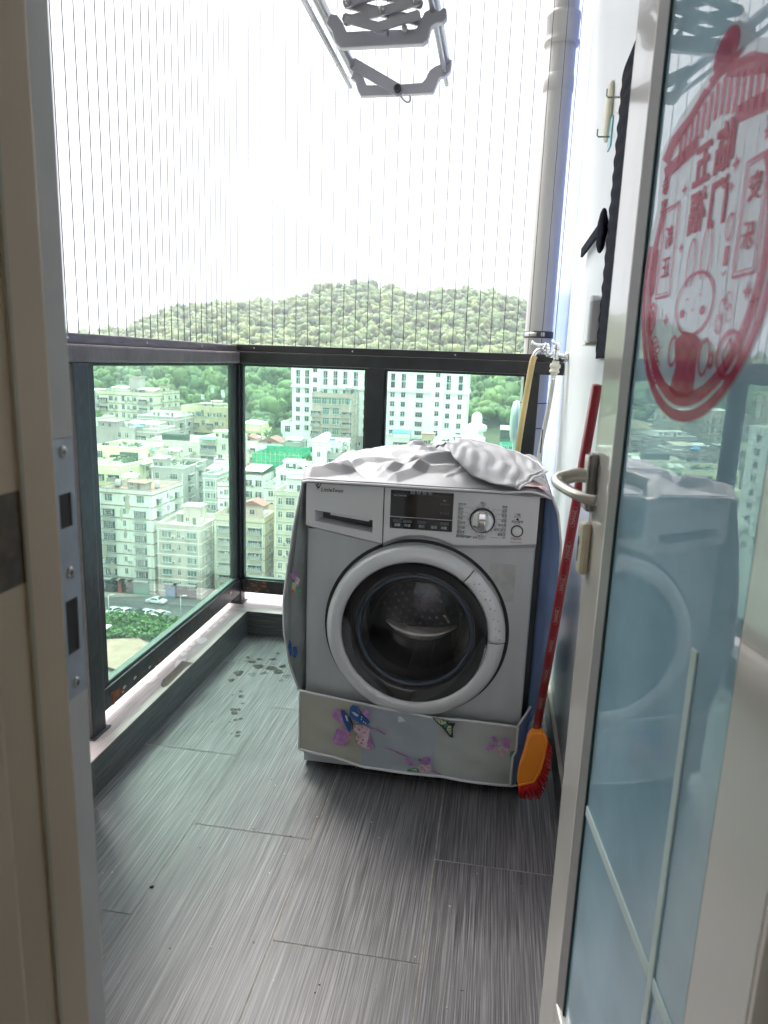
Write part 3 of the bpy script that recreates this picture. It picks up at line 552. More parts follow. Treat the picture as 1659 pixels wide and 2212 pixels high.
# side flaps  (profile across z)
def strip(tab, n, side):
    # tab: z -> outward offset ; surface from machine edge front-top back
    def fn(u, v):
        z = .872-v*(.872-tab[-1][0]); off = lerpt([(t[0], t[1]) for t in reversed(tab)], z)
        x = (-.004-off*(1-abs(2*u-.5)*.0)*math.sin(min(1, .25+u)*math.pi*.55)) if side < 0 else (.657+off*math.sin(min(1, .15+u)*math.pi*.5))
        y = -.006+u*.50+.012*noise.noise(Vector((u*3, z*6, side)))
        if side < 0: x += .006*noise.noise(Vector((u*6, z*8, 5)))
        return (x, y, z)
    return fn
LT = [(.872,.004),(.80,.018),(.72,.032),(.62,.046),(.52,.058),(.42,.056),(.33,.040),(.24,.008),(.05,.003)]
def lft(u, v):
    z = .872-v*(.872-.055); off = lerpt(list(reversed([(a, b) for a, b in LT])), z)
    x = -.004-off*min(1, .72+u*2.2)+.004*noise.noise(Vector((u*5, z*8, 5)))
    # front edge stands slightly in front of the machine corner
    return (x+(.004 if u == 0 else 0), -.008+u*.52+.010*noise.noise(Vector((0, z*5, 1))), z)
mb = MB().grid(lambda u, v: lft(u, v), 20, 60, mat('print pale flap', (.36,.40,.40), .45, var=.3, scale=5))
# front-turned band that shows beside the machine
def lband(u, v):
    z = .872-v*(.872-.245); off = lerpt(list(reversed([(a, b) for a, b in LT])), z)
    return (-.003-off*u*1.0, .040*(1-u)-.008*u+.006*noise.noise(Vector((u*4, z*9, 3))), z)
mb.grid(lband, 8, 60, MATS['print pale flap'])
def onl(pts, m, e=.0025):
    mb.add([(-.003-x*1.0, .040*(1-.8)-.01-e, z) for x, z in pts], [tuple(range(len(pts)))], m)
for pts, m in (([(.018,.60),(.030,.607),(.042,.598),(.036,.585),(.026,.580)], PUR),([(.012,.585),(.022,.592),(.028,.578),(.018,.565)], PNK),([(.022,.572),(.034,.575),(.036,.555),(.026,.548)], PYG),([(.010,.565),(.020,.560),(.018,.540),(.008,.545)], PGR),([(.026,.556),(.038,.552),(.034,.535)], POR),
               ([(.034,.385),(.042,.400),(.046,.375),(.040,.345),(.034,.355)], PBL),([(.020,.380),(.030,.378),(.032,.350),(.022,.345),(.016,.360)], PBL)): onl(pts, m)
SF = mb.build('side_flap', CV, solid=.0015)
MB().tube([(lband(1, v/40)[0]-.001, lband(1, v/40)[1]-.001, lband(1, v/40)[2]) for v in range(41)], .0032, PIP, 8).build('piping', SF)
RT = [(.05,.0),(.20,.004),(.27,.028),(.34,.040),(.50,.047),(.62,.050),(.74,.046),(.82,.032),(.872,.010)]
def rband(u, v):
    z = .868-v*(.868-.225); off = lerpt(RT, z)
    return (.650+off*u, .050*(1-u)+.006+.006*noise.noise(Vector((u*4, z*9, 7))), z)
mb = MB().grid(rband, 8, 60, BL2)
mb.grid(lambda u, v: (.650+lerpt(RT, .868-v*.8)*(1-.3*u), .006+u*.5, .868-v*.8), 12, 40, BL2)
0 and mb.add([(.690,.010,z) if 0 else (.688+dx, .012, z) for dx, z in ((0,.775),(.006,.79),(.010,.77),(.006,.755))], [(0,1,2,3)], PGR); 0 and mb.add([(.684+dx, .014, z) for dx, z in ((0,.84),(.005,.85),(.008,.835))], [(0,1,2)], POR)
SR = mb.build('side_flap', CV, solid=.0015); SR['label'] = 'blue side flap hanging right of the machine'
MB().tube([Vector(rband(1, v/40))+Vector((.001,-.002,0)) for v in range(41)], .0032, PIP, 8).build('piping', SR)
# front skirt
TOPS = [(-.006,.251),(.10,.240),(.20,.232),(.30,.222),(.40,.215),(.46,.217),(.62,.212)]; BOTS = [(-.006,.062),(.10,.055),(.19,.033),(.30,.036),(.40,.034),(.50,.030),(.606,.028)]
def skf(u, v):
    x = -.008+u*(.630 if v < .5 else .622); t = lerpt(TOPS, x); b = lerpt(BOTS, x)
    y = -.010-.010*math.sin(u*math.pi)*.8-.016*v*abs(math.sin(u*9.3))*.35-.004*noise.noise(Vector((u*9, v*5, 3)))
    if v < .2 and .12 < u < .8: y -= .0
    return (x, y-.006, t+(b-t)*v)
mb = MB()
us = [0,.305,.645,1]
for k, m in enumerate((SAND, GBL, mat('print sand blue', (.43,.46,.44), .45, var=.2, scale=4))):
    mb.grid(lambda u, v, k=k: skf(us[k]+(us[k+1]-us[k])*u, v), 16, 12, m)
# side-turning piece at right bottom
mb.grid(lambda u, v: (.622+.040*u-.008*v, -.014+.05*u, lerpt([(0,.212),(1,.255)], u)+(.022-lerpt([(0,.212),(1,.255)], u))*v), 6, 8, BL2)
SK = None
def pr_(pts, m, e=.0022):
    vs = []
    for x, y in pts:            # full-pixel crops -> P -> plane near skirt
        p = onY((1150+x/1.8433)*.5666, (2550+y/1.8433)*.5666, 1.858)
        lx = p.x+.505; vs.append((lx, min(-.014, skf(min(1, max(0, (lx+.008)/.63)), .5)[1]-.006)-e, p.z))
    mb.add(vs, [tuple(range(len(vs)))], m)
pr_([(222,300),(240,262),(290,262),(310,300),(312,360),(280,355),(235,325)], PUR); pr_([(425,265),(470,258),(490,290),(480,330),(450,320)], PUR)
pr_([(225,480),(255,400),(300,390),(345,430),(340,470),(300,518),(240,505)], PUR); pr_([(262,395),(300,388),(350,425),(335,450),(285,430)], PNK)
pr_([(370,370),(440,370),(490,400),(480,430),(515,510),(495,548),(450,530),(400,500),(390,460),(405,430),(370,400)], PNK, .0026); pr_([(480,440),(518,510),(495,548),(470,500)], PUR, .003)
for x, y in ((413,401),(452,420),(408,455),(440,472),(475,515),(430,495),(330,460),(350,440),(385,380),(435,385),(400,480),(345,475)): pr_([(x+9*math.cos(a), y+9*math.sin(a)) for a in (0,1,2,3,4,5)], POR, .0033)
pr_([(490,388),(540,395),(600,428),(615,440),(590,440),(535,404),(490,396)], PUR); pr_([(550,515),(640,535),(720,570),(795,608),(715,582),(640,545)], PUR, .002)
pr_([(285,268),(310,272),(345,318),(360,400),(345,425),(330,400),(305,350)], PBL, .0040); pr_([(348,300),(350,245),(370,228),(405,240),(420,280),(470,320),(490,350),(470,366),(420,360),(372,330)], PBL, .0040)
pr_([(362,275),(385,280),(412,300),(405,310),(380,300)], PWH, .0046); pr_([(315,300),(330,305),(338,345),(325,335)], PWH, .0046)
for x, y in ((430,328),(445,345),(460,355),(432,312)): pr_([(x+5*math.cos(a), y+7*math.sin(a)) for a in (0,1.2,2.4,3.6,4.8)], PWH, .0046)
pr_([(340,300),(350,330),(366,395),(374,405),(372,360),(356,318)], PBK, .0048)
pr_([(922,312),(960,318),(1030,345),(1035,355),(1085,358),(1066,395),(1068,460),(1045,455),(1010,410),(985,380),(950,350)], PBK, .0030)
pr_([(938,318),(975,324),(1022,348),(1010,368),(985,365),(955,345)], PYG, .0038); pr_([(1035,372),(1056,375),(1055,430),(1045,438),(1022,400)], PYG, .0038); pr_([(1000,360),(1030,360),(1028,388),(1005,385)], PGR, .0042)
for x in (952,972,992): pr_([(x,322),(x+4,323),(x+14,352),(x+9,350)], PBK, .0044)
for y in (395,412,428): pr_([(1030,y),(1056,y-8),(1056,y-4),(1032,y+4)], PBK, .0044)
pr_([(725,610),(745,600),(780,612),(803,640),(800,655),(765,650)], PUR); pr_([(835,630),(850,600),(885,590),(915,600),(915,640),(880,645),(845,640)], PUR); pr_([(845,640),(915,650),(915,690),(870,702),(835,690),(820,660)], PNK, .0026)
pr_([(748,678),(800,665),(830,672),(835,695),(750,690)], PGR); pr_([(770,676),(810,670),(820,685)], PYG, .003); pr_([(822,605),(840,598),(848,612),(832,622)], PGR, .003); pr_([(895,680),(940,690),(990,715),(985,722),(930,700)], PUR)
pr_([(1330,455),(1355,450),(1380,480),(1378,500),(1350,490)], PUR); pr_([(1292,530),(1320,505),(1375,510),(1380,520),(1340,548),(1310,552)], PUR); pr_([(1395,480),(1430,470),(1466,485),(1460,545),(1420,520)], PUR); pr_([(1385,520),(1455,540),(1445,590),(1410,600),(1380,570)], PNK, .0026)
for x, y in ((850,660),(870,680),(890,660),(875,650),(1385,560),(1410,545),(1430,560)): pr_([(x+6*math.cos(a), y+6*math.sin(a)) for a in (0,1,2,3,4,5)], POR, .0033)
pr_([(1470,570),(1498,568),(1502,610),(1475,640),(1462,600)], PGR, -.004); pr_([(687,303),(712,308),(738,340),(687,345)], mat('white care tag', (.75,.76,.78), .6), .004)
SK = mb.build('front_skirt', CV)
pp = MB().tube([Vector(skf(u/40, 0))+Vector((0,-.002,0)) for u in range(41)], .0038, PIP, 8).tube([Vector(skf(u/40, 1))+Vector((0,-.002,0)) for u in range(41)], .0038, PIP, 8)
pp.tube([Vector(skf(0, v/12))+Vector((-.001,-.001,0)) for v in range(13)], .003, PIP, 8).tube([Vector(skf(1, v/12))+Vector((.001,-.002,0)) for v in range(13)], .0034, PIP, 8)
pp.tube([(.622,-.016,.213),(.640,0,.238),(.655,.012,.262)], .0036, PIP, 8).tube([(.616,-.016,.024),(.635,.0,.020),(.652,.03,.022)], .003, PIP, 8); pp.build('piping', SK)
# power cord
pts = [onY(*q) for q in ((1140,995,2.2),(1165,1008,2.12),(1180,1040,2.05),(1193,1085,1.98),(1203,1150,1.95),(1207,1220,1.95),(1205,1290,1.97),(1196,1345,2.0),(1185,1390,2.03),(1176,1460,2.08),(1172,1520,2.12))]
def smooth(pts, k=5):
    out = []; n = len(pts)
    for i in range(n-1):
        p0, p1, p2, p3 = pts[max(0,i-1)], pts[i], pts[i+1], pts[min(n-1,i+2)]
        for j in range(k):
            t = j/k; out.append(.5*((2*p1)+(-p0+p2)*t+(2*p0-5*p1+4*p2-p3)*t*t+(-p0+3*p1-3*p2+p3)*t**3))
    return out+[pts[-1]]
o = MB().tube(smooth(pts), .0042, mat('black cord rubber', (.015,.016,.018), .4), 8).build('power_cord'); tag(o, 'black power cord hanging down between the machine cover and the wall', 'cord')
# ---------------- broom ----------------
MARK = mat('faded mark', (.42,.22,.22), .5); RED = mat('red handle lacquer', (.26,.010,.018), .28, var=.1); ORG = mat('orange plastic', (.85,.26,.02), .35, var=.08, spec=.5); BRS = mat('red bristles', (.60,.015,.015), .5, var=.3, scale=80)
b0 = onY(1153,1608,1.80); b1 = onY(1290,832,1.60); 
BR = thing('broom', 'red broom with orange head leaning on the wall right of the washing machine', 'broom', (b0.x, 1.80, .02)); BL = Vector(BR.location)
HD = MB().tube([b0-BL, b1-BL], .0115, RED, 20).build('handle', BR)
ax = (b1-b0).normalized(); ln = (b1-b0).length
nrm = (Vector((0,0,EYE))-(b0+b1)/2); nrm = (nrm-ax*nrm.dot(ax)).normalized(); sx = ax.cross(nrm)   # label plane
for s in (.06,.15,.24,.33,.42,.51,.60,.69):
    c = b0+ax*s*ln*1.0-BL+nrm*.0121
    T = Matrix(((ax.x,-sx.x if 0 else nrm.cross(ax).x,nrm.x,c.x),(ax.y,nrm.cross(ax).y,nrm.y,c.y),(ax.z,nrm.cross(ax).z,nrm.z,c.z),(0,0,0,1)))
    text('HAIGE', .0125, T, MARK, HD, 'lettering', .0002, bold=.0003)
    MB().tube([T @ Vector((.026*math.cos(a*math.pi/10), .0075*math.sin(a*math.pi/10), -.0006-.0032*abs(math.sin(a*math.pi/10))**2)) for a in range(21)], .00035, MARK, 5).build('oval_mark', HD)
def yp(q, Y): p = onY(q[0], q[1], Y)-BL; return (p.x, p.z)
hp = [(1140,1592),(1150,1580),(1172,1579),(1178,1592),(1172,1630),(1162,1664),(1152,1680),(1120,1690),(1116,1686),(1122,1656),(1132,1625)]
mb = MB().prism([yp(q, 1.765) for q in hp], 'y', -.045, -.012, ORG)
HH = mb.build('head', BR, bevel=.005)
sp = [yp(q, 1.765) for q in ((1176,1582),(1181,1596),(1174,1634),(1164,1668),(1153,1684))]
MB().tube([(sp[i][0]-.001, -.044, sp[i][1]) for i in range(5)]+[(yp((1120,1692),1.765)[0], -.044, yp((1120,1692),1.765)[1])], .0042, ORG, 8).build('rim', HH)
MB().tube([b0-BL-ax*.075+Vector((0,-.02,0)), b0-BL-ax*.02+Vector((0,-.008,0)), b0-BL+ax*.012], [.019,.017,.0145], ORG, 16).build('socket', HH)
ins = [yp(q, 1.765) for q in ((1172,1590),(1176,1610),(1170,1640),(1160,1668),(1148,1682),(1132,1686),(1120,1688))]
out = [yp(q, 1.765) for q in ((1184,1600),(1191,1622),(1190,1655),(1178,1695),(1166,1722),(1142,1724),(1122,1722))]
bm_ = MB(); n = 44
for layer in range(3):
    for i in range(n):
        t = (i+R.uniform(-.3,.3))/(n-1)*6; t = min(5.999, max(0, t)); k = int(t); f = t-k
        a = (ins[k][0]+(ins[k+1][0]-ins[k][0])*f, ins[k][1]+(ins[k+1][1]-ins[k][1])*f); b = (out[k][0]+(out[k+1][0]-out[k][0])*f+R.uniform(-.002,.002), out[k][1]+(out[k+1][1]-out[k][1])*f+R.uniform(-.002,.002))
        y = -.040+layer*.012
        bm_.tube([(a[0],y,a[1]),(b[0],y+R.uniform(-.006,.004),b[1])], [.0022,.0014], BRS, 5)
bm_.build('bristles', BR)
# ---------------- downpipe, faucet, hoses ----------------
PVC = mat('grey pvc pipe', (.46,.445,.43), .38, var=.06, scale=2, dirt=(.25,.22,.2,.68), dscale=5)
DP = thing('downpipe', 'thick grey drainpipe with couplings outside the railing corner', 'pipe', (.151,3.13,0))
MB().tube([(0,0,-4),(0,0,6)], .057, PVC, 32).build('pipe', DP)
MB().lathe([(.057,-.004),(.067,0),(.068,.012),(.062,.018),(.064,.03),(.064,.085),(.066,.09),(.066,.108),(.058,.112)], (0,0,2.42), 'z', PVC, 32).build('coupling', DP)
MB().lathe([(.057,-.003),(.060,0),(.060,.055),(.057,.058)], (0,0,2.255), 'z', PVC, 32).build('coupling', DP)
for z in (1.045,.94,.72,.62): MB().lathe([(.0575,0),(.0595,.002),(.0575,.004)], (0,0,z), 'z', DRK, 32).build('joint', DP)
MB().lathe([(.058,0),(.061,.002),(.061,.026),(.058,.028)], (0,0,1.315), 'z', mat('clamp rubber', (.05,.045,.045), .6), 32).lathe([(.0612,.006),(.063,.007),(.063,.021),(.0612,.022)], (0,0,1.315), 'z', SCR, 32, None, 200, 290).box(-.012,.006,-.068,-.060,1.318,1.338, MATS['clamp rubber'], b=.002).build('clamp', DP)
FT = thing('faucet', 'chrome double tap on the white wall above the railing end', 'tap', (.25,2.78,1.238)); FL_ = Vector(FT.location)
def ft(*pts): return [onY(x, y, 2.78)-FL_ for x, y in pts]
MB().lathe([(.0,0),(.016,0),(.019,-.004),(.019,-.010),(.015,-.013),(0,-.013)], (0,0,0), 'x', CHR, 24).build('wall_flange', FT)
MB().tube(smooth(ft((1226,771),(1212,769),(1203,767),(1190,768),(1180,766))), .0085, CHR, 16).tube(smooth(ft((1184,766),(1174,757),(1163,757),(1156,763),(1153,772))), [.008]*20+[.0075], CHR, 14).lathe([(.011,-.02),(.013,-.012),(.013,.012),(.011,.018),(0,.018)], ft((1201,765))[0], 'z', CHR, 20).lathe([(.011,-.01),(.012,0),(.011,.016),(0,.018)], ft((1181,759))[0], 'z', CHR, 20).build('body', FT)
p = ft((1180,749))[0]; MB().lathe([(.0115,-.008),(.012,0),(.0115,.010),(.008,.013),(0,.013)], p, 'z', CHR, 20).tube(smooth([p+Vector((0,0,.006)), p+Vector((-.02,-.004,.006)), p+Vector((-.042,-.008,.008)), p+Vector((-.056,-.010,.014))]), [.007,.0065,.006,.0055,.005,.005,.005,.005,.005,.005,.0055,.006,.0065,.0072,.0075,.007], CHR, 12).build('lever', FT)
p = ft((1203,750))[0]; MB().lathe([(.0125,-.008),(.013,0),(.0125,.013),(.009,.016),(0,.016)], p, 'z', CHR, 20).tube([p+Vector((0,0,.010)), p+Vector((-.012,-.028,.012)), p+Vector((-.018,-.045,.018))], [.007,.005,.006], CHR, 10).build('lever', FT)
YEL = mat('aged yellow hose', (.62,.47,.22), .45, var=.3, scale=9, stretch=(1,1,.4), dirt=(.35,.18,.06,.6), dscale=14)
p = [onY(x, y, Y) for x, y, Y in ((1155,769,2.78),(1150,782,2.78),(1143,820,2.78),(1136,860,2.79),(1126,920,2.80),(1117,980,2.80),(1108,1050,2.80),(1100,1150,2.80))]
o = MB().tube(smooth(p), .0115, YEL, 14).build('hose'); tag(o, 'yellowed plastic hose hanging from the left tap behind the machine', 'hose')
CRM = mat('cream plastic', (.72,.68,.58), .4); WHO = mat('white hose', (.58,.56,.50), .45, var=.15, scale=12)
HO = thing('hose', 'white inlet hose with cream connector under the right tap', 'hose', tuple(onY(1200,785,2.78))); hl = Vector(HO.location)
a, b = onY(1201,779,2.78)-hl, onY(1196,812,2.78)-hl; ax = (b-a).normalized(); Tq = Matrix.Translation(a) @ ax.to_track_quat('Z','Y').to_matrix().to_4x4()
MB().lathe([(.010,0),(.013,.002),(.013,.010),(.018,.012),(.020,.018),(.020,.026),(.0165,.028),(.0165,.036),(.019,.038),(.019,.044),(.0135,.046),(.0125,.056),(.008,.058)], (0,0,0), 'z', CRM, 16, Tq).build('connector', HO)
MB().lathe([(.0095,.056),(.0098,.060),(.0085,.062),(.0098,.066),(.0098,.074)], (0,0,0), 'z', CHR, 16, Tq).build('crimp', HO)
p = [onY(x, y, Y)-hl for x, y, Y in ((1196,812,2.78),(1192,840,2.78),(1185,880,2.78),(1177,920,2.77),(1168,965,2.76),(1161,1004,2.74),(1152,1060,2.7),(1144,1150,2.66))]
MB().tube(smooth(p), .0088, WHO, 12).build('pipe', HO)
q = onY(1170,950,2.745)-hl
MB().box(q.x-.002,q.x+.002,q.y-.0016,q.y,q.z-.05,q.z+.04, INK).build('printed_mark', HO)
# things on the right wall
BC = mat('black ruffled fabric', (.008,.009,.02), .9, var=.3, scale=60, bump=.4, spec=.1)
t = thing('fabric_strip', 'long black ruffled fabric strip hanging on the white wall beside the door edge', 'curtain', (.25,2.02,1.88)); L0 = Vector(t.location)
def cst(u, v):
    z = 1.885-v*.66; yb = 1.955+.002*math.sin(v*90)+.004*noise.noise(Vector((v*12,0,0)))
    return (.248-.008*math.sin(u*math.pi)-.002-.0015*math.sin(v*110+u*9)-.25, yb-.34*(1-u)+.05*0-2.02, z-1.88)
MB().grid(cst, 14, 120, BC).build('cloth', t, solid=.004)
mb = MB()
def lump(c, r, m):
    mb.grid(lambda u, v: (c[0]+r[0]*math.sin(v*math.pi)*math.cos(u*2*math.pi)*(1+.35*noise.noise(Vector((u*9,v*9,1)))), c[1]+r[1]*math.sin(v*math.pi)*math.sin(u*2*math.pi)*(1+.35*noise.noise(Vector((u*9,v*9,4)))), c[2]+r[2]*math.cos(v*math.pi)), 20, 14, m)
p = onX(1299,500,.235)-L0; lump((p.x,p.y-.01,p.z), (.012,.05,.055), BC); mb.build('bunched_cloth', t)
a, b = onX(1259,543,.235)-L0, onX(1300,540,.235)-L0
MB().box(min(a.x,b.x)-.004,max(a.x,b.x)+.004,min(a.y,b.y),max(a.y,b.y)+.02,a.z-.016,a.z+.012, BC, b=.002).build('strap', t)
for k, (x, y, ms) in enumerate(((1302,291,mat('hook backing blue', (.25,.55,.65), .3)),(1341,205,CRM))):
    c = onX(x+18 if k == 0 else x+2, y, .25); t2 = thing('wall_hook', ('metal wire hook on a blue adhesive pad beside the black fabric strip', 'metal hook at the very top of the black fabric strip')[k], 'hook', tuple(c))
    MB().box(-.004,-.0005,-.028,.028,-.035,.04, ms, b=.001).build('backing', t2)
    MB().tube([(-.003,0,-.005),(-.032,.0,-.005),(-.036,.0,-.001),(-.036,.0,.014)], .0022, mat('hook steel', (.35,.35,.36), .3, metal=1), 8).build('hook', t2)
c = onX(1313,255,.25)-Vector((0,.05,0)); t2 = MB().lathe([(0,-.014),(.05,-.012),(.055,-.004),(.05,0)], (0,0,0), 'x', mat('shell cream', (.72,.68,.52), .5, var=.15, scale=25), 24, Matrix.Scale(1.4,4,(0,0,1))).build('wall_pad', None, tuple(c)); tag(t2, 'cream ribbed pad stuck to the wall above the wire hook', 'pad')
c = onX(1285,700,.25)-Vector((0,.10,0)); t2 = thing('wall_box', 'pale plastic box with rounded top fixed low on the wall over the fabric strip', 'box', tuple(c))
mb = MB(); pr = [(-.035,-.055),(.035,-.055),(.035,.03),(.022,.06),(-.015,.068),(-.035,.05)]
mb.prism(pr, 'x', -.034, -.001, mat('pale grey plastic', (.88,.9,.92), .3)); mb.build('housing', t2, bevel=.008); MB().box(-.036,-.001,-.038,.038,-.062,-.055, CRM, b=.002).build('base', t2)
# ---------------- open glass door ----------------
ALU = mat('cream powder coated aluminium', (.66,.62,.57), .16, var=.03, spec=.8, coat=.6, dirt=(.45,.42,.38,.70), dscale=14)
ALG = mat('grey bevelled aluminium', (.30,.29,.28), .3, var=.05)
GSK = mat('rubber seal', (.01,.03,.03), .5)
DGL = glassmat('blue door glass', (.75,.92,.97), .70, (.70,.91,1.0), 2.3, .0, 0)
DO = thing('glass_door', 'open glass balcony door with cream frame and lever handle at the right', 'door', (.2252,.5,0), math.atan2(.99325,-.1160)-0)
# local x along the leaf (0 hinge .. .675 free edge), local +y = left face (towards the balcony)
mb = MB().box(.53,.626,-.045,0,.004,2.1, ALU, b=.003); mb.build('stile', DO)
mb = MB().box(0,.100,-.045,0,.004,2.1, ALU, b=.003); mb.build('stile', DO)
mb = MB().box(.1005,.5295,-.045,0,.004,.16, ALU, b=.003); mb.build('rail', DO); mb = MB().box(.1005,.5295,-.045,0,2.0,2.1, ALU, b=.003); mb.build('rail', DO)
mb = MB(); mb.add([(.529,-.001,.16),(.529,-.001,2.0),(.508,-.008,2.0),(.508,-.008,.16)], [(0,1,2,3)], ALG).box(.5045,.5085,-.012,-.0065,.16,2.0, GSK).add([(.1005,-.001,.16),(.1005,-.001,2.0),(.106,-.008,2.0),(.106,-.008,.16)], [(0,3,2,1)], ALG); mb.build('glazing_bead', DO)
MB().box(.1065,.504,-.015,-.010,.162,1.998, DGL).build('glass_panel', DO)
mb = MB().box(.196,.208,-.034,-.026,.17,1.99, ALU, b=.002)
MB().box(.195,.209,-.0098,-.0075,.17,.93, mat('white muntin', (.60,.72,.70), .4), b=.001).build('muntin', DO); MB().box(.107,.1945,-.0098,-.0077,.533,.549, MATS['white muntin'], b=.001).box(.2095,.503,-.0098,-.0077,.533,.549, MATS['white muntin'], b=.001).build('muntin', DO)
HN = MB().box(.594,.620,.0005,.013,.985,1.075, mat('tarnished aluminium', (.22,.21,.19), .5, metal=.4, var=.3, scale=30), b=.006).box(.596,.618,.013,.016,.99,1.072, ALU, b=.003).build('handle_plate', DO)
pts = [Vector(q) for q in ((.607,.012,1.040),(.607,.030,1.040),(.606,.046,1.036),(.602,.056,1.032),(.588,.057,1.028),(.570,.052,1.025),(.540,.043,1.022),(.520,.032,1.020),(.512,.020,1.019))]
MB().tube(smooth(pts, 4), .0125, mat('champagne handle', (.50,.46,.39), .22, metal=.5, coat=.4), 16, flat=.62).build('lever', DO)
mb = MB().box(.594,.622,.0005,.016,.885,.968, mat('aged cream plate', (.56,.50,.36), .4, var=.1, scale=20), b=.0075).box(.605,.611,.0155,.0165,.905,.945, DRK, b=.002).lathe([(.005,0),(.005,.0165),(0,.0165)], (.608,0,.935), 'y', DRK, 14); mb.build('lock_plate', DO)
# sticker: a + -> towards hinge
RS = glassmat('red sticker film', (.95,.50,.56), .46, (.76,.09,.20), 1.0, .1)
ST = thing('window_sticker', 'round red paper-cut style lunar new year sticker on the door glass', 'sticker', (0,0,0)); ST.matrix_world = DO.matrix_basis.copy() @ Matrix.Translation((0,0,0)); 
def sp_(a, z, e=.0006): return ((.80-a-.5)/.99325, -.0095+e, z)
CA, CZ, RX, RZ = -.020, 1.312, .166, .156
mb = MB()
def band(r0, r1, a0, a1, m, n=60):
    vs = []; 
    for i in range(n+1):
        t = rad(a0+(a1-a0)*i/n)
        for r in (r0, r1): vs.append(sp_(CA+RX*r*math.cos(t), CZ+RZ*r*math.sin(t)))
    mb.add(vs, [(2*i, 2*i+1, 2*i+3, 2*i+2) for i in range(n)], m)
def spoly(pts, m=RS, e=.0006): mb.add([sp_(a, z, e) for a, z in pts], [tuple(range(len(pts)))], m)
def sline(pts, wd, m=RS, e=.0008, closed=False):
    if closed: pts = list(pts)+[pts[0]]
    for (a, b), (c, d) in zip(pts, pts[1:]):
        l = math.hypot(c-a, d-b) or 1; nx, nz = -(d-b)/l*wd/2, (c-a)/l*wd/2; spoly([(a+nx,b+nz),(c+nx,d+nz),(c-nx,d-nz),(a-nx,b-nz)], m, e)
band(.86,.955,148,392,RS); band(.985,1.10-.04,165,375,RS)
sp2 = lambda cx, cz, rx, rz, n=24, t0=0, t1=360: [(cx+rx*math.cos(rad(t0+(t1-t0)*i/n)), cz+rz*math.sin(rad(t0+(t1-t0)*i/n))) for i in range(n+1)]
# roof
spoly([(-.175,1.452),(-.150,1.470),(-.10,1.478),(-.06,1.492),(-.045,1.484),(-.085,1.468),(-.130,1.455),(-.150,1.440)]); spoly([(.13,1.440),(.105,1.462),(.06,1.478),(.01,1.492),(-.01,1.484),(.03,1.470),(.08,1.455),(.11,1.435)])
spoly([(-.165,1.440),(-.060,1.447),(-.060,1.430),(-.155,1.424)]); spoly([(.120,1.436),(.030,1.446),(.030,1.430),(.115,1.418)])
for i in range(15):
    a = -.120+i*.0155; zt = 1.486-abs(a+.02)*.25; spoly([(a,zt),(a+.0085,zt),(a+.0085,zt-.035),(a,zt-.035)])
sline([(-.13,1.458),(-.08,1.478),(-.02,1.493),(.05,1.480),(.11,1.452)], .008)
spoly(sp2(-.012,1.508,.030,.020)); spoly([(-.05,1.497),(.03,1.497),(.02,1.490),(-.045,1.490)])
# lettering (seen from the back: mirrored)
def chars(s, size, a, z, bold=0):
    c0 = sp_(a, z, .0008); T = Matrix.Translation(c0) @ Matrix(((1,0,0,0),(0,0,1,0),(0,1,0,0),(0,0,0,1)))
    return text(s, size, T, RS, ST, 'lettering', .0001, bold=bold)
TXT = [('五',.048,-.040,1.410,.0016),('临',.048,.014,1.412,.0014),('福',.046,-.040,1.363,.0012),('门',.046,.014,1.361,.0016),('新',.026,-.121,1.352,.0006),('正',.026,-.119,1.318,.0006),('安',.026,.092,1.360,.0006),('乐',.026,.091,1.319,.0006),('恭',.022,-.152,1.415,.0005),('喜',.022,-.150,1.390,.0005),('喜',.022,.108,1.405,.0005)]
def frame(a0,a1,z0,z1,wd=.003): sline([(a0,z0),(a1,z0),(a1,z1),(a0,z1)], wd, closed=True)
frame(-.143,-.096,1.286,1.388); frame(-.139,-.100,1.290,1.384,.0012); frame(.070,.114,1.287,1.386); frame(.074,.110,1.291,1.382,.0012)
# simple rabbit outline (generic), coin, firecrackers, stars
sline(sp2(-.017,1.270,.050,.032,28), .0035, closed=True); sline(sp2(-.038,1.312,.011,.026,20,-60,240), .003); sline(sp2(.000,1.318,.012,.028,20,-60,240), .003)
for a in (-.048,.008): spoly(sp2(a,1.262,.007,.005,14))
sline(sp2(-.036,1.274,.004,.003,10,0,180), .0012); sline(sp2(-.002,1.276,.004,.003,10,0,180), .0012); sline([(-.020,1.266),(-.017,1.262),(-.014,1.266)], .0012)
spoly([(-.060,1.232),(-.035,1.243),(-.010,1.240),(.015,1.232),(.010,1.205),(.012,1.178),(-.030,1.170),(-.060,1.178),(-.048,1.205)]); sline(sp2(.028,1.215,.012,.018,16), .004, closed=True); sline(sp2(-.062,1.222,.012,.016,16), .004, closed=True); sline(sp2(.046,1.212,.005,.007,12), .005, closed=True)
sline(sp2(.083,1.217,.024,.021,28), .005, closed=True); sline([(.083,1.232),(.095,1.217),(.083,1.202),(.071,1.217)], .004, closed=True)
sline(sp2(-.150,1.262,.016,.018,22), .0045, closed=True); spoly(sp2(-.150,1.262,.010,.012,16))
for i in range(10): 
    a = -.128+.006*(i % 3)+i*.0012; z = 1.236-i*.0058; sline(sp2(a,z,.0075,.0045,12), .0022, closed=True)
for a, z, s in ((.045,1.392,.009),(.042,1.372,.006),(.105,1.272,.009),(-.075,1.335,.007),(-.085,1.398,.008),(.060,1.268,.006),(-.098,1.258,.009),(.118,1.262,.007)): spoly([(a,z+s),(a+s*.3,z+s*.3),(a+s,z),(a+s*.3,z-s*.3),(a,z-s),(a-s*.3,z-s*.3),(a-s,z),(a-s*.3,z+s*.3)])
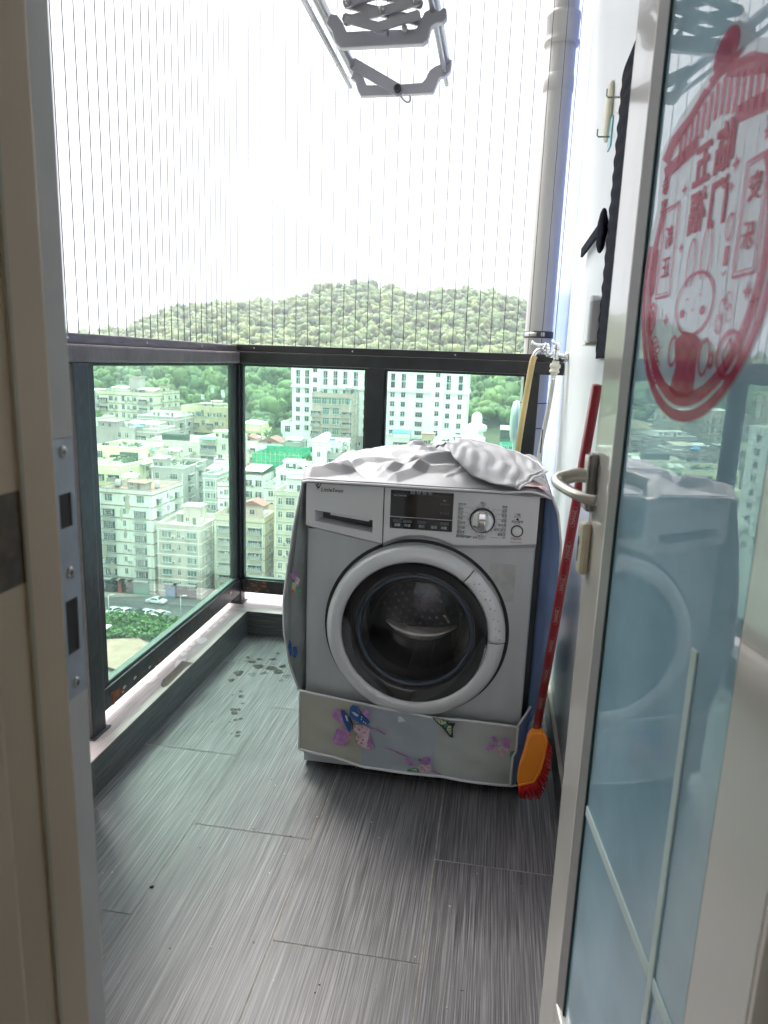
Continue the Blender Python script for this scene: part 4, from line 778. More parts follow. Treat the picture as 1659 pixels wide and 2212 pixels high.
sline(sp2(.05,1.335,.007,.012,16), .003, closed=True); spoly([(.045,1.318),(.055,1.318),(.055,1.300),(.045,1.300)]); sline([(.045,1.295),(.050,1.291),(.055,1.295)], .0015)
spoly([(-.172,1.345),(-.152,1.345),(-.152,1.295),(-.160,1.288),(-.172,1.300)])
for k in range(5): sline(sp2(.062+.012*math.cos(k),1.255+.012*math.sin(k*1.3),.006,.008,10), .0015, closed=True)
mb.build('printed_shapes', ST)
for s, sz, a, z, bo in TXT: chars(s, sz, a, z, bo)
# clear sticker film, faintly milky
fm = glassmat('clear sticker film', (.96,.95,.95), .32, (.86,.84,.86), 1.0, .15, .4)
mb = MB(); vs = [sp_(CA+RX*1.09*math.cos(rad(t)), CZ+RZ*1.07*math.sin(rad(t)), .0002) for t in range(150, 391, 6)]+[sp_(.115,1.47,.0002),sp_(.05,1.495,.0002),sp_(.02,1.53,.0002),sp_(-.04,1.53,.0002),sp_(-.06,1.50,.0002),sp_(-.13,1.485,.0002),sp_(-.185,1.462,.0002)]
mb.add(vs, [tuple(range(len(vs)))], fm); mb.build('film', ST)
# ---------------- door jamb ----------------
JB = mat('bronze brown jamb', (.66,.52,.38), .45, var=.12, scale=2, spec=.5, dirt=(.45,.36,.27,.62), dscale=6, dstretch=(1,1,.25)); JW = mat('pale grey jamb edge', (.74,.73,.72), .38, var=.06, scale=9, dirt=(.45,.45,.46,.66), dscale=16)
JA = thing('door_jamb', 'brown and pale grey metal door jamb with strike plate at the left', 'door frame', (-.386,.6,0)); jl = Vector(JA.location)
def jb(x0,x1,y0,y1,z0,z1,m,b=.002): return MB().box(x0-jl.x,x1-jl.x,y0-jl.y,y1-jl.y,z0,z1,m,None,b)
jb(-.468,-.386,.562,.602,0,2.128,JW).build('rebate', JA)
jb(-.468,-.378,.455,.5615,0,2.128,JB,.004).build('stop_profile', JA); jb(-.468,-.362,.30,.4545,0,2.128,JB,.006).build('inner_casing', JA)
jb(-.377,-.3745,.509,.514,0,2.12,mat('seal strip', (.42,.38,.28), .4),.001).build('seal', JA)
SPM = mat('zinc strike plate', (.42,.47,.54), .35, metal=.5, var=.1, scale=30)
SP = MB(); 
def spq(y0,y1,z0,z1,m=SPM,x=-.3845): SP.box(-.386-jl.x,x-jl.x,y0-jl.y,y1-jl.y,z0,z1,m)
Ya, Yb = .5655, .5985
zt = lambda y: onX(140,y,-.386).z
z0, z1 = zt(1520), zt(945); h0, h1, h2, h3 = zt(1420), zt(1300), zt(1140), zt(1065)
spq(Ya,Yb,z0,h0); spq(Ya,Ya+.007,h0,h1); spq(Yb-.007,Yb,h0,h1); spq(Ya,Yb,h1,h2); spq(Ya,Ya+.007,h2,h3); spq(Yb-.007,Yb,h2,h3); spq(Ya,Yb,h3,z1)
SP.box(-.3862-jl.x,-.3857-jl.x,Ya+.007-jl.y,Yb-.007-jl.y,h0,h3, DRK); SPO = SP.build('strike_plate', JA)
for yy in (975,1240,1490):
    c = (-.3845-jl.x, .582-jl.y, zt(yy)); MB().lathe([(.0058,0),(.0055,.0012),(.003,.0020),(0,.0014)], c, 'x', SCR, 18).box(c[0]+.0014,c[0]+.0021,c[1]-.003,c[1]+.003,c[2]-.0006,c[2]+.0006, DRK).box(c[0]+.0014,c[0]+.0021,c[1]-.0006,c[1]+.0006,c[2]-.003,c[2]+.003, DRK).build('screw', SPO)
p0, p1 = onX(4,1060,-.378), onX(66,1252,-.378)
o = MB().box(-.3779,-.3772,max(.456,p0.y-.02),p1.y,p1.z,onX(66,1052,-.378).z, mat('dark floral panel', (.10,.07,.045), .4, var=.5, scale=40, dirt=(.30,.22,.10,.60), dscale=45)).build('wall_sticker'); tag(o, 'dark square sticker with blurred golden flowers on the brown jamb', 'sticker')
# hinge side casing
HJ = thing('door_jamb', 'cream hinge side door jamb at the right edge with dark brown casing', 'door frame', (.28,.45,0))
MB().box(-.035,.029,-.02,.03,0,2.128, ALU, b=.003).build('rebate', HJ)
MB().box(-.03,.03,-.14,-.021,0,2.128, mat('dark brown wood', (.035,.022,.014), .45, var=.3, scale=8, stretch=(8,8,1)), b=.006).build('inner_casing', HJ)
# ---------------- drying rack ----------------
RK = mat('grey anodised bracket', (.50,.49,.55), .35, metal=.4, var=.08); TB = mat('aluminium tube', (.58,.58,.62), .25, metal=.7)
DK = thing('clothes_drying_rack', 'grey ceiling hung lifting clothes rack of tubes and scissor arms', 'drying rack', (-.38,2.3,2.06)); dl = Vector(DK.location)
def brk(pts, Y, name='bracket'):
    q = [onY(x, y, Y)-dl for x, y in pts]; return MB().prism([(p.x,p.z) for p in q], 'y', Y-dl.y-.012, Y-dl.y+.012, RK)
brk([(768,150),(777,157),(785,165),(793,186),(843,186),(912,181),(920,172),(928,155),(940,146),(955,140),(972,130),(977,132),(974,156),(962,168),(950,170),(940,196),(935,203),(845,208),(780,210),(774,200),(768,178),(758,172)], 2.5).build('bracket', DK, bevel=.003)
brk([(716,33),(730,36),(742,52),(750,72),(795,70),(900,66),(908,50),(918,30),(935,20),(950,28),(958,20),(965,22),(966,42),(958,52),(942,54),(932,62),(925,90),(915,98),(800,104),(735,107),(725,95),(718,70),(706,55)], 2.1).build('bracket', DK, bevel=.003)
def seg2(a, b, Y, wd, dy=0, m=RK):
    p, q = onY(*a, Y)-dl, onY(*b, Y)-dl; d = (q-p); l = d.length; d.normalize(); nn = Vector((-d.z,0,d.x))*wd/2
    e = d*wd*.4; p = p-e; q = q+e
    return MB().prism([(v.x,v.z) for v in (p+nn,p+nn*.5-e*.6,p-nn*.5-e*.6,p-nn,q-nn,q-nn*.5+e*.6,q+nn*.5+e*.6,q+nn)], 'y', Y-dl.y+dy-.004, Y-dl.y+dy+.004, m)
top = onY(828,-45,2.1).z
zz = [ (-22,13),(13,50) ]
def arm(a, b, dy): seg2(a, b, 2.1, .022, dy).build('scissor_arm', DK)
arm((756,52),(900,12),-.02); arm((756,14),(900,48),-.010); arm((756,14),(903,-28),-.02); arm((756,-24),(903,12),-.010); arm((756,52),(830,72),-.03); arm((900,48),(820,72),-.035)
arm((756,-24),(903,-66),-.02); arm((756,-62),(903,-28),-.010)
for q in ((756,52),(756,14),(900,48),(900,12),(828,31),(828,-6),(877,72)):
    c = onY(*q, 2.1)-dl; MB().lathe([(.008,0),(.008,-.008),(.004,-.011),(0,-.011)], (c.x,c.y-.024,c.z), 'y', SCR, 14).build('rivet', DK)
seg2((772,147),(860,198), 2.5, .035, -.018).build('diagonal_bar', DK)
c = onY(861,198,2.5)-dl; MB().lathe([(.013,0),(.013,-.008),(.006,-.010),(.005,-.006),(0,-.006)], (c.x,c.y-.024,c.z), 'y', SIDE, 20).build('pivot', DK)
p = [onY(x, y, 2.48)-dl for x, y in ((862,203),(872,216),(880,221),(886,217),(885,206))]; MB().tube(smooth(p), .0032, RK, 8).build('hook', DK)
p = [onY(828+10,y,2.085)-dl for y in (-60,78)]; MB().tube(p, .0012, CAB, 6).build('lift_cable', DK)
def tb(x, y, Yend, r=.0125):
    e = onY(x, y, Yend)-dl; return MB().tube([(e.x, 1.25-dl.y, e.z),(e.x, Yend-dl.y, e.z)], r, TB, 16)
tb(757,187,2.60,.008).build('rail_tube', DK); tb(768,160,2.57,.016).build('rail_tube', DK); tb(965,182,2.60,.008).build('rail_tube', DK); tb(966,150,2.56,.014).build('rail_tube', DK)
# ================= CITY =================
def gz(Y): return -55 if Y < 175 else (-55+(Y-175)*.45 if Y < 240 else -25.75)
ASP = mat('street asphalt', (.07,.07,.07), .85, var=.3, scale=.4, dirt=(.12,.11,.10,.6), dscale=.3)
CON = mat('city ground concrete', (.22,.21,.19), .9, var=.3, scale=.15)
mb = MB(); ys = [-300,0,60,175,240,300,900,9000]
vs = []; xs = [-9000,-600,-200,0,200,9000]
for y in ys:
    for x in xs: vs.append((x, y, min(gz(y), -30) if y > 250 else gz(y)))
n = len(xs); mb.add(vs, [(j*n+i, j*n+i+1, (j+1)*n+i+1, (j+1)*n+i) for j in range(len(ys)-1) for i in range(n-1)], CON)
tag(mb.build('ground'), kind='structure')
WALLC = {'cream': (.64,.63,.48), 'white': (.78,.80,.78), 'pink': (.50,.41,.36), 'grey': (.34,.33,.31), 'tan': (.50,.42,.27), 'mauve': (.40,.35,.34), 'brown': (.40,.32,.26), 'yellow': (.74,.73,.44),
         'green': (.30,.36,.30), 'teal': (.05,.36,.22), 'stain': (.52,.47,.35), 'offwhite': (.66,.67,.60)}
def wallm(c): return mat('render '+c, WALLC[c], .85, var=.10, scale=.35, stretch=(1,1,.35), dirt=tuple(v*.55 for v in WALLC[c])+(.56,), dscale=.5, dstretch=(2.2,2.2,.22))
TRM = {'red': mat('trim red', (.25,.12,.09), .8), 'white': mat('trim white', (.72,.72,.66), .7, var=.15, scale=.8), 'grey': mat('trim grey', (.32,.32,.3), .8), 'pinkt': mat('trim pink', (.34,.20,.18), .7)}
ROOF = mat('roof concrete', (.22,.215,.19), .9, var=.35, scale=.5, dirt=(.07,.075,.06,.55), dscale=.4)
RRED = mat('roof red tile', (.24,.10,.085), .75, var=.25, scale=2, stretch=(4,1,1)); SHEET = mat('roof sheet metal', (.52,.53,.52), .5, var=.12, scale=1, stretch=(6,1,1)); TARP = mat('blue tarp', (.03,.20,.48), .5, var=.2)
WG = mat('window glass', (.025,.035,.035), .12, var=.6, scale=.6, spec=.8); WGG = mat('window glass green', (.04,.15,.12), .15, var=.5, scale=.7, spec=.8); FRW = mat('window frame white', (.6,.62,.6), .5); FRD = mat('window frame dark', (.10,.10,.09), .5)
CUR = mat('window curtain', (.30,.29,.25), .8, var=.4, scale=3); ACM = mat('ac white', (.48,.48,.45), .5); LAU = [mat('laundry '+n, c, .8) for n, c in (('blue',(.08,.16,.35)),('red',(.35,.06,.06)),('white',(.55,.55,.55)),('dark',(.04,.05,.06)))]
LEAF = mat('roof plant leaves', (.05,.11,.025), .7, var=.6, scale=2); GRN = mat('green awning', (.05,.20,.15), .6); NET = mat('scaffold netting', (.02,.34,.17), .7, var=.35, scale=1.5)
WIN = {}
def win(w, h, k):
    key = (round(w,1), round(h,1), k, R.randrange(5))
    if key in WIN: return WIN[key]
    mb = MB(); g = WGG if k in ('g','gb') else WG
    if k == 'b' or k == 'cage':      # balcony bay with slab, rail, clutter
        mb.box(-w/2,w/2,-.05,.12,0,h,WG).box(-w/2-.1,w/2+.1,-.75,.1,-.16,0,TRM['grey']).box(-w/2-.15,w/2+.15,-.85,.1,h+.05,h+.16,TRM['grey'])
        for i in range(int(w/.45)+1): x = -w/2+i*.45; mb.box(x-.02,x+.02,-.72,-.68,0,h if k == 'cage' else .95,FRW)
        for z in ((.95,) if k == 'b' else (.5,.95,1.4)): mb.box(-w/2,w/2,-.73,-.68,z-.02,z+.02,FRW)
        if k == 'b': mb.box(-w/2,w/2,-.71,-.66,0,.8,mat('balcony panel', (.22,.22,.19), .8, var=.2, scale=.6))
        for i in range(int(w*1.6)):
            x = R.uniform(-w/2+.1, w/2-.3); mb.box(x,x+R.uniform(.15,.4),-.5,-.46,R.uniform(.4,.8),h-.25,R.choice(LAU))
    else:
        r = .10
        mb.box(-w/2,w/2,-.02,.05,0,h,g)
        for a in ((-w/2-.06,-w/2),(w/2,w/2+.06)): mb.box(a[0],a[1],-.08,.05,-.05,h+.05,FRW)
        mb.box(-w/2-.06,w/2+.06,-.085,.05,h,h+.07,FRW); mb.box(-w/2-.12,w/2+.12,-.16,.05,-.10,-.005,FRW)
        nm = max(1, int(w/.75))
        for i in range(1, nm+1):
            x = -w/2+w*i/(nm+1); mb.box(x-.03,x+.03,-.06,.0,0,h,FRW if k != 't' else FRD)
        if h > 1.3: mb.box(-w/2,w/2,-.055,.0,h*.68-.025,h*.68+.025,FRW)
        if k in ('g','gb','h'): mb.box(-w/2-.2,w/2+.2,-.5,.05,h+.12,h+.22,TRM['grey'])      # hood
        if k == 'gb':
            mb.box(-w/2-.1,w/2+.1,-.5,.05,-.2,-.11,TRM['grey'])
            for i in range(int(w/.22)): x = -w/2+i*.22; mb.box(x-.012,x+.012,-.48,-.455,-.1,h,FRW)
        if R.random() < .5: x = R.uniform(-w/2+.05, 0); mb.box(x,x+w*.3,-.04,-.015,.05,h-.05,CUR)
        if k == 't': mb.box(-w/2,w/2,-.06,-.01,h*.42,h*.55,mat('teal spandrel', (.25,.42,.38), .4))
    WIN[key] = mb.mesh('window'); return WIN[key]
ACME = None
def acmesh():
    global ACME
    if ACME is None: ACME = MB().box(-.42,.42,-.38,-.04,0,.6,ACM).lathe([(.24,-.385),(.24,-.39),(0,-.39)], (-.1,0,.3), 'y', FRD, 14).box(-.42,.42,-.3,0,-.06,-.01,FRD).mesh('air_conditioner')
    return ACME
def leafy(mb, cx, cy, cz, rx, ry, rz, n, m, s=.35, rnd=R):
    for i in range(n):
        a = rnd.uniform(0, 6.283); e = math.acos(rnd.uniform(-1, 1)); q = rnd.uniform(.55, 1.05)
        p = Vector((cx+rx*q*math.sin(e)*math.cos(a), cy+ry*q*math.sin(e)*math.sin(a), cz+rz*q*math.cos(e)))
        u = Vector((rnd.gauss(0,1), rnd.gauss(0,1), rnd.gauss(0,1))).normalized(); v = u.orthogonal().normalized()*s*rnd.uniform(.5,1.2); w_ = u.cross(v).normalized()*s*rnd.uniform(.4,.9)
        mb.add([p-v-w_*.3, p-w_, p+v-w_*.2, p+v*.6+w_, p-v*.5+w_*.9], [(0,1,2,3,4)], m)
def B(label, px0, px1, py, D, dep, col, trim='white', fl=3.0, nf=5, fr=((.2,1.6,1.4,'p'),(.5,1.0,1.2,'p'),(.8,1.6,1.4,'p')), sd=((.25,1.4,1.3,'p'),(.7,1.4,1.3,'p')), rz=0, bands=True, par=1.0, roof=(), sill=1.0, fr2=None, ls=False, name='apartment_building', base=None, group='buildings of the town below', ac=.3):
    a = onY(px0, py, D); b = onY(px1, py, D); W_ = b.x-a.x; top = a.z; bz = gz(D+dep) if base is None else base
    t = thing(name, label, 'building', (a.x, D, bz), rad(rz), group); Hh = top-bz; wm = wallm(col); tm = TRM[trim]
    mb = MB().box(0,W_,0,dep,0,Hh-par,wm)
    th = .22
    mb.box(0,W_,0,th,Hh-par+.002,Hh,wm).box(0,W_,dep-th,dep,Hh-par+.002,Hh,wm).box(0,th,th+.001,dep-th-.001,Hh-par+.002,Hh,wm).box(W_-th,W_,th+.001,dep-th-.001,Hh-par+.002,Hh,wm)
    if bands:
        for k in range(0, nf+1):
            z = Hh-par-k*fl
            if z > .3: mb.box(-.10,W_+.10,-.10,dep+.1,z-.12,z+.10,tm)
    mb.box(-.06,W_+.06,-.06,th+.03,Hh+.002,Hh+.10,tm).box(-.06,W_+.06,dep-th-.03,dep+.06,Hh+.002,Hh+.10,tm).box(-.06,th+.03,th+.031,dep-th-.031,Hh+.002,Hh+.10,tm).box(W_-th-.03,W_+.06,th+.031,dep-th-.031,Hh+.002,Hh+.10,tm)
    mb.build('wall', t)
    MB().box(th+.003,W_-th-.003,th+.003,dep-th-.003,Hh-par+.003,Hh-par+.06,ROOF).build('roof', t)
    cnt = 0
    for k in range(nf):
        z = Hh-par-(k+1)*fl+sill
        if z < .5: break
        row = fr2 if (fr2 and k == 0) else fr
        for c, ww, hh, kd in row:
            if cnt >= 96: break
            put('window', win(ww, hh, kd), t, (c*W_, -.002, z+(0 if kd not in ('b','cage') else -.75)), rz=0); cnt += 1
            if R.random() < ac and kd not in ('b','cage'): put('air_conditioner', acmesh(), t, (c*W_+ww/2+.7 if c*W_+ww/2+1.2 < W_ else c*W_-ww/2-.7, -.01, z-.2))
        for c, ww, hh, kd in sd:
            if cnt >= 96: break
            put('window', win(ww, hh, kd), t, (W_+.002, c*dep, z+(0 if kd not in ('b','cage') else -.75)), rz=math.pi/2); cnt += 1
            if R.random() < ac: put('air_conditioner', acmesh(), t, (W_+.01, c*dep+ww/2+.7, z-.2), rz=math.pi/2)
        if ls:
            for c in (.3,.7):
                if cnt < 96: put('window', win(1.4, 1.3, 'p'), t, (-.002, c*dep, z), rz=-math.pi/2); cnt += 1
    # pipes down the side
    mp_ = MB()
    for px in (W_-.5, .4):
        mp_.tube([(px,-.14,Hh-par-.2),(px,-.14,max(0,Hh-nf*fl-2))], .075, FRW, 6)
    mp_.tube([(W_+.14,dep*.5,Hh+.2),(W_+.14,dep*.5,max(0,Hh-nf*fl-2))], .09, FRW, 6)
    mp_.build('drain_pipes', t)
    rz0 = Hh-par+.06
    for it in roof:
        k = it[0]; x, y = it[1]*W_, it[2]*dep
        if k == 'hut':   # (hut, x, y, w, d, h, col)
            w2, d2, h2 = it[3:6]; c2 = it[6] if len(it) > 6 else col
            m2 = MB().box(x,x+w2,y,y+d2,rz0,rz0+h2,wallm(c2)).box(x-.25,x+w2+.25,y-.25,y+d2+.25,rz0+h2+.002,rz0+h2+.22,tm); hb = m2.build('stair_hut', t)
            MB().box(x+w2*.55,x+w2*.55+.8,y-.03,y+.05,rz0,rz0+1.9,FRD).build('door', hb); 
            if w2 > 3: put('window', win(.9, .9, 'p'), hb, (x+w2*.25, y-.002, rz0+1))
        elif k == 'red':    # gabled red roof hut
            w2, d2, h2 = it[3:6]; m2 = MB().box(x,x+w2,y,y+d2,rz0,rz0+h2,wallm(it[6] if len(it) > 6 else col)); hb = m2.build('roof_house', t)
            MB().prism([(x-.4,rz0+h2),(x+w2+.4,rz0+h2),(x+w2*.5,rz0+h2+w2*.22)], 'y', y-.4, y+d2+.4, RRED).build('roof', hb); put('window', win(1.2, 1.2, 'p'), hb, (x+w2*.5, y-.002, rz0+.8))
        elif k == 'sheet':
            w2, d2, h2 = it[3:6]; mm = it[6] if len(it) > 6 else SHEET
            m2 = MB().add([(x,y,rz0+h2),(x+w2,y,rz0+h2-.1),(x+w2,y+d2,rz0+h2+.5),(x,y+d2,rz0+h2+.6),(x,y,rz0+h2+.1),(x+w2,y,rz0+h2),(x+w2,y+d2,rz0+h2+.6),(x,y+d2,rz0+h2+.7)], [(0,3,2,1),(4,5,6,7),(0,1,5,4),(1,2,6,5),(2,3,7,6),(3,0,4,7)], mm)
            for px_, py_ in ((x+.1,y+.1),(x+w2-.1,y+.1),(x+.1,y+d2-.1),(x+w2-.1,y+d2-.1)): m2.tube([(px_,py_,rz0),(px_,py_,rz0+h2+.05)], .06, FRD, 5)
            if len(it) > 7: m2.box(x+.1,x+w2-.1,y+.2,y+d2-.2,rz0,rz0+h2-.02,wallm(it[7]))
            m2.build('roof_canopy', t)
        elif k == 'tank':
            MB().lathe([(0,.5),(.6,.5),(.65,.7),(.65,1.6),(.55,1.9),(.2,2.05),(0,2.05)], (x,y,rz0), 'z', SHEET, 14).box(x-.5,x+.5,y-.5,y+.5,rz0,rz0+.5,FRD).build('water_tank', t)
        elif k == 'solar':
            MB().prism([(0,0),(1.6,1.2),(1.55,1.28),(-.05,.08)], 'x', x, x+1.8, mat('solar panel', (.04,.10,.25), .2)).tube([(x-.1,y*0+1.7,1.35),(x+1.9,1.7,1.35)], .28, SHEET, 10) if 0 else None
            T = Matrix.Translation((x, y, rz0)); MB().add([(0,0,.1),(1.8,0,.1),(1.8,1.5,1.2),(0,1.5,1.2),(0,.05,.02),(1.8,.05,.02),(1.8,1.55,1.12),(0,1.55,1.12)], [(0,1,2,3),(4,7,6,5),(0,4,5,1),(2,6,7,3),(0,3,7,4),(1,5,6,2)], mat('solar panel', (.03,.10,.28), .2), False, T).tube([(-.1,1.7,1.4),(1.9,1.7,1.4)], .3, SHEET, 10, T).build('solar_heater', t)
        elif k == 'plants':
            m2 = MB(); rx, ry = it[3], it[4]
            for i in range(int(rx*ry*.9)+2): leafy(m2, x+R.uniform(-rx,rx), y+R.uniform(-ry,ry), rz0+.6, .8, .8, .7, 26, LEAF, .3)
            m2.box(x-rx,x+rx,y-ry,y+ry,rz0,rz0+.3,TRM['grey']); m2.build('roof_garden', t)
        elif k == 'dark':
            w2, d2, h2 = it[3:6]; MB().box(x,x+w2,y,y+d2,rz0,rz0+h2,mat('dark green screen', (.035,.06,.05), .8, var=.3, scale=1)).build('screened_terrace', t)
        elif k == 'gyp':
            w2, d2, h2 = it[3:6]; m2 = MB()
            for q in range(int(w2/1.2)+1):
                for r_i in (0, d2): m2.tube([(x+q*1.2,y+r_i,rz0),(x+q*1.2,y+r_i,rz0+h2)], .05, FRW, 5)
            m2.box(x,x+w2,y-.04,y+.04,rz0+h2-.1,rz0+h2,FRW); m2.build('roof_frame', t)
        elif k == 'ant':
            m2 = MB().tube([(x,y,rz0),(x,y,rz0+it[3])], .08, FRD, 6)
            for q in (-.45,0,.45): m2.box(x+q-.13,x+q+.13,y-.2,y-.1,rz0+it[3]-1.8,rz0+it[3],FRW)
            m2.build('antenna', t)
    # generic clutter
    m2 = MB()
    for i in range(int(W_*dep/22)):
        x, y = R.uniform(.6, W_-.9), R.uniform(.6, dep-.9); s = R.uniform(.2,.7); m2.box(x,x+s,y,y+s*R.uniform(.6,1.6),rz0,rz0+R.uniform(.2,.9),R.choice([SHEET,FRD,TRM['grey'],TRM['white'],LEAF,TARP if R.random() < .2 else TRM['grey']]))
    if m2.v: m2.build('roof_clutter', t)
    return t
P3 = ((.22,2.2,1.3,'gb'),(.5,.7,1.4,'p'),(.79,2.2,1.3,'gb'))
# --- near row (one street away) ---
B('pale grey seven storey block with caged bays and blue solar heater', 213, 330, 1053, 150, 15, 'offwhite', 'red', 2.9, 8, ((.17,3.0,1.7,'cage'),(.47,.7,1.3,'p'),(.76,3.0,1.7,'cage')), ((.2,2.2,1.5,'cage'),(.5,1.2,1.2,'p'),(.8,2.2,1.5,'cage')), fr2=((.18,1.8,1.6,'g'),(.5,.9,1.2,'p'),(.78,1.8,1.6,'g')), roof=(('hut',.35,.3,4.5,3,1.6,'grey'),('solar',.5,.3),('tank',.8,.5),('tank',.1,.4),('sheet',.05,.55,3.5,3,2.2)), rz=-2)
B('pink rendered block with hooded green windows and flat white roof edge', 338, 433, 1130, 149, 13, 'pink', 'white', 3.0, 6, P3, ((.25,1.6,1.3,'gb'),(.62,1.6,1.3,'gb')), bands=True, par=1.2, roof=(('hut',.42,.35,4.2,3.4,4.6),('hut',.15,.55,2.2,2,2.0,'grey'),('tank',.8,.4)), sill=1.1, rz=0)
B('block with red tiled roof rim and rounded pink balconies behind the corner post', 462, 572, 1111, 152, 15, 'stain', 'pinkt', 2.95, 6, ((.2,3.0,1.5,'b'),(.52,1.2,1.4,'p'),(.8,3.2,1.5,'b')), ((.25,1.4,1.2,'p'),(.6,1.4,1.2,'p'),(.85,1.0,1.2,'p')), par=1.3, roof=(('red',.40,.30,5.5,4,3.0,'pink'),('tank',.9,.3),('plants',.15,.6,1.5,2)))
B('stained cream block with white framed windows just left of the washing machine', 592, 690, 1060, 150, 14, 'stain', 'grey', 3.0, 7, ((.14,.9,1.4,'p'),(.36,1.8,1.4,'p'),(.70,1.8,1.4,'gb'),(.92,1.0,1.3,'p')), ((.3,1.4,1.2,'p'),(.7,1.4,1.2,'p')), fr2=((.14,.9,1.4,'p'),(.36,2.0,1.6,'p'),(.75,2.0,1.5,'p')), roof=(('hut',.18,.25,4.4,3.2,3.2,'offwhite'),('plants',.55,.7,3,1.2),('sheet',.55,.12,2.8,2,2.2),('tank',.85,.35)))
B('cream yellow house with long planted terrace at the left glass edge', 190, 262, 1003, 162, 22, 'yellow', 'white', 3.0, 5, ((.3,3.0,1.5,'b'),(.75,3.0,1.5,'b')), ((.2,1.4,1.2,'p'),(.6,1.4,1.2,'p')), roof=(('plants',.5,.55,6,3),('dark',.0,.7,5,4,2.2)))
B('tall grey concrete block with white drain pipes and planted roof terrace', 326, 396, 1008, 168, 17, 'grey', 'white', 3.0, 6, ((.18,1.0,1.6,'p'),(.62,3.0,1.4,'p')), ((.25,3.4,1.6,'b'),(.72,3.0,1.5,'b')), bands=False, roof=(('plants',.65,.6,4,2.4),('hut',-.02,.1,3.2,4,2.8)), rz=4)
B('narrow green grey house with cream roof in the gap left of corner post', 438, 470, 1024, 166, 16, 'green', 'white', 3.0, 5, ((.3,1.2,1.3,'p'),(.7,1.2,1.3,'p')), ((.4,2,1.5,'dark' if 0 else 'p'),(.8,1.4,1.3,'p')), roof=(('sheet',.05,.1,3.5,4,2.0),))
B('slim white house with potted roof plants touching the corner post', 470, 497, 1041, 162, 14, 'white', 'red', 3.0, 5, ((.3,.7,.8,'p'),(.7,1.1,1.3,'p')), ((.5,1.2,1.2,'p'),), roof=(('plants',.5,.3,1.5,1.5),))
# --- middle rows seen through the left glass ---
B('light grey house with flat roofs below the yellow terrace house', 262, 338, 1008, 176, 14, 'grey', 'grey', 3.0, 3, ((.2,2.4,1.3,'p'),(.55,.8,1.2,'p'),(.85,1.0,1.2,'p')), roof=(('sheet',.45,.3,2.6,2,1.8),('tank',.2,.5),('gyp',.1,.2,4,3,2.2)))
B('lemon cream house with shaded terrace and roof shrubs', 203, 303, 962, 178, 15, 'yellow', 'white', 3.2, 3, ((.12,1.6,1.8,'p'),(.36,.7,.8,'p'),(.55,4.2,1.7,'b'),(.80,.7,.9,'p')), ((.3,1.2,1.2,'p'),(.7,1.6,1.2,'p')), bands=False, roof=(('plants',.52,.5,3,1.5),('tank',.92,.3),('plants',.1,.3,1.5,1)))
B('low cream house with green striped awning beside lemon house', 305, 342, 972, 184, 12, 'cream', 'white', 3.0, 2, ((.5,4.4,1.6,'b'),), roof=(('sheet',.1,.2,3.8,3,1.9),('sheet',.05,-.1,4,2,1.0,GRN)))
B('cream house with black netted roof terrace above the grey block', 316, 432, 949, 192, 16, 'cream', 'white', 3.0, 3, ((.12,1.0,1.2,'p'),(.34,2.6,1.3,'p'),(.6,2.2,1.3,'p'),(.82,1.0,1.2,'p')), roof=(('dark',.22,.15,7,4,2.6),('plants',.05,.1,1,1)))
B('grey hut roof house with white tank and rounded shed', 352, 392, 985, 184, 9, 'stain', 'grey', 2.8, 2, ((.4,2.0,1.2,'p'),), roof=(('sheet',.05,.3,3.4,2.4,2.2),))
B('cream terrace house with green awning under the tan block', 428, 497, 945, 190, 14, 'cream', 'white', 3.1, 3, ((.32,4.6,1.8,'b'),(.8,1.1,1.5,'p')), roof=(('hut',.3,.3,4.6,4,2.4),('dark',.72,.2,3,3,1.6),('sheet',.1,-.1,4.6,2,.6,GRN)))
B('tower house with red hipped cap and white sides below green awning house', 462, 492, 990, 178, 7, 'white', 'white', 3.0, 4, ((.5,1.0,1.3,'p'),), ((.5,1.2,1.3,'p'),), roof=(('red',.05,.05,3.0,4,.6),))
B('mauve plain block with diagonal roof stairs', 205, 288, 921, 200, 16, 'mauve', 'grey', 3.0, 3, ((.62,.9,1.5,'p'),(.80,1.0,1.5,'p')), ((.4,1.2,1.2,'p'),), bands=False, roof=(('hut',.02,.1,6,5,2.4),('tank',.55,.4),('sheet',.6,.4,4,3,1.8)), rz=3)
B('mauve terrace house with bright blue tarp', 288, 340, 925, 202, 12, 'mauve', 'white', 3.0, 3, ((.3,3.2,1.6,'b'),(.78,1.6,1.3,'p')), roof=(('sheet',.15,.1,6.2,6,2.2,mat('beige sheet', (.44,.40,.30), .6)),('sheet',-.02,-.05,3.2,3,1.5,TARP)))
B('pinkish grey block with white rooftop cabins', 298, 380, 897, 222, 14, 'mauve', 'white', 3.0, 4, ((.1,1.0,1.2,'p'),(.26,1.4,1.2,'p'),(.58,1.2,1.2,'p'),(.78,1.2,1.2,'p')), ((.3,2.4,1.5,'b'),(.75,2.0,1.4,'b')), roof=(('hut',.25,.2,4,3.4,2.2,'white'),('hut',.55,.3,4.4,3,2.0,'white'),('gyp',.1,.1,10,4,2.4)))
B('low brick coloured roof house between cream curved block and tan block', 345, 392, 882, 240, 12, 'brown', 'grey', 3.0, 2, ((.4,1.4,1.0,'p'),), bands=False)
ap = []
for c in (.045,.11): ap.append((c,.8,1.4,'p'))
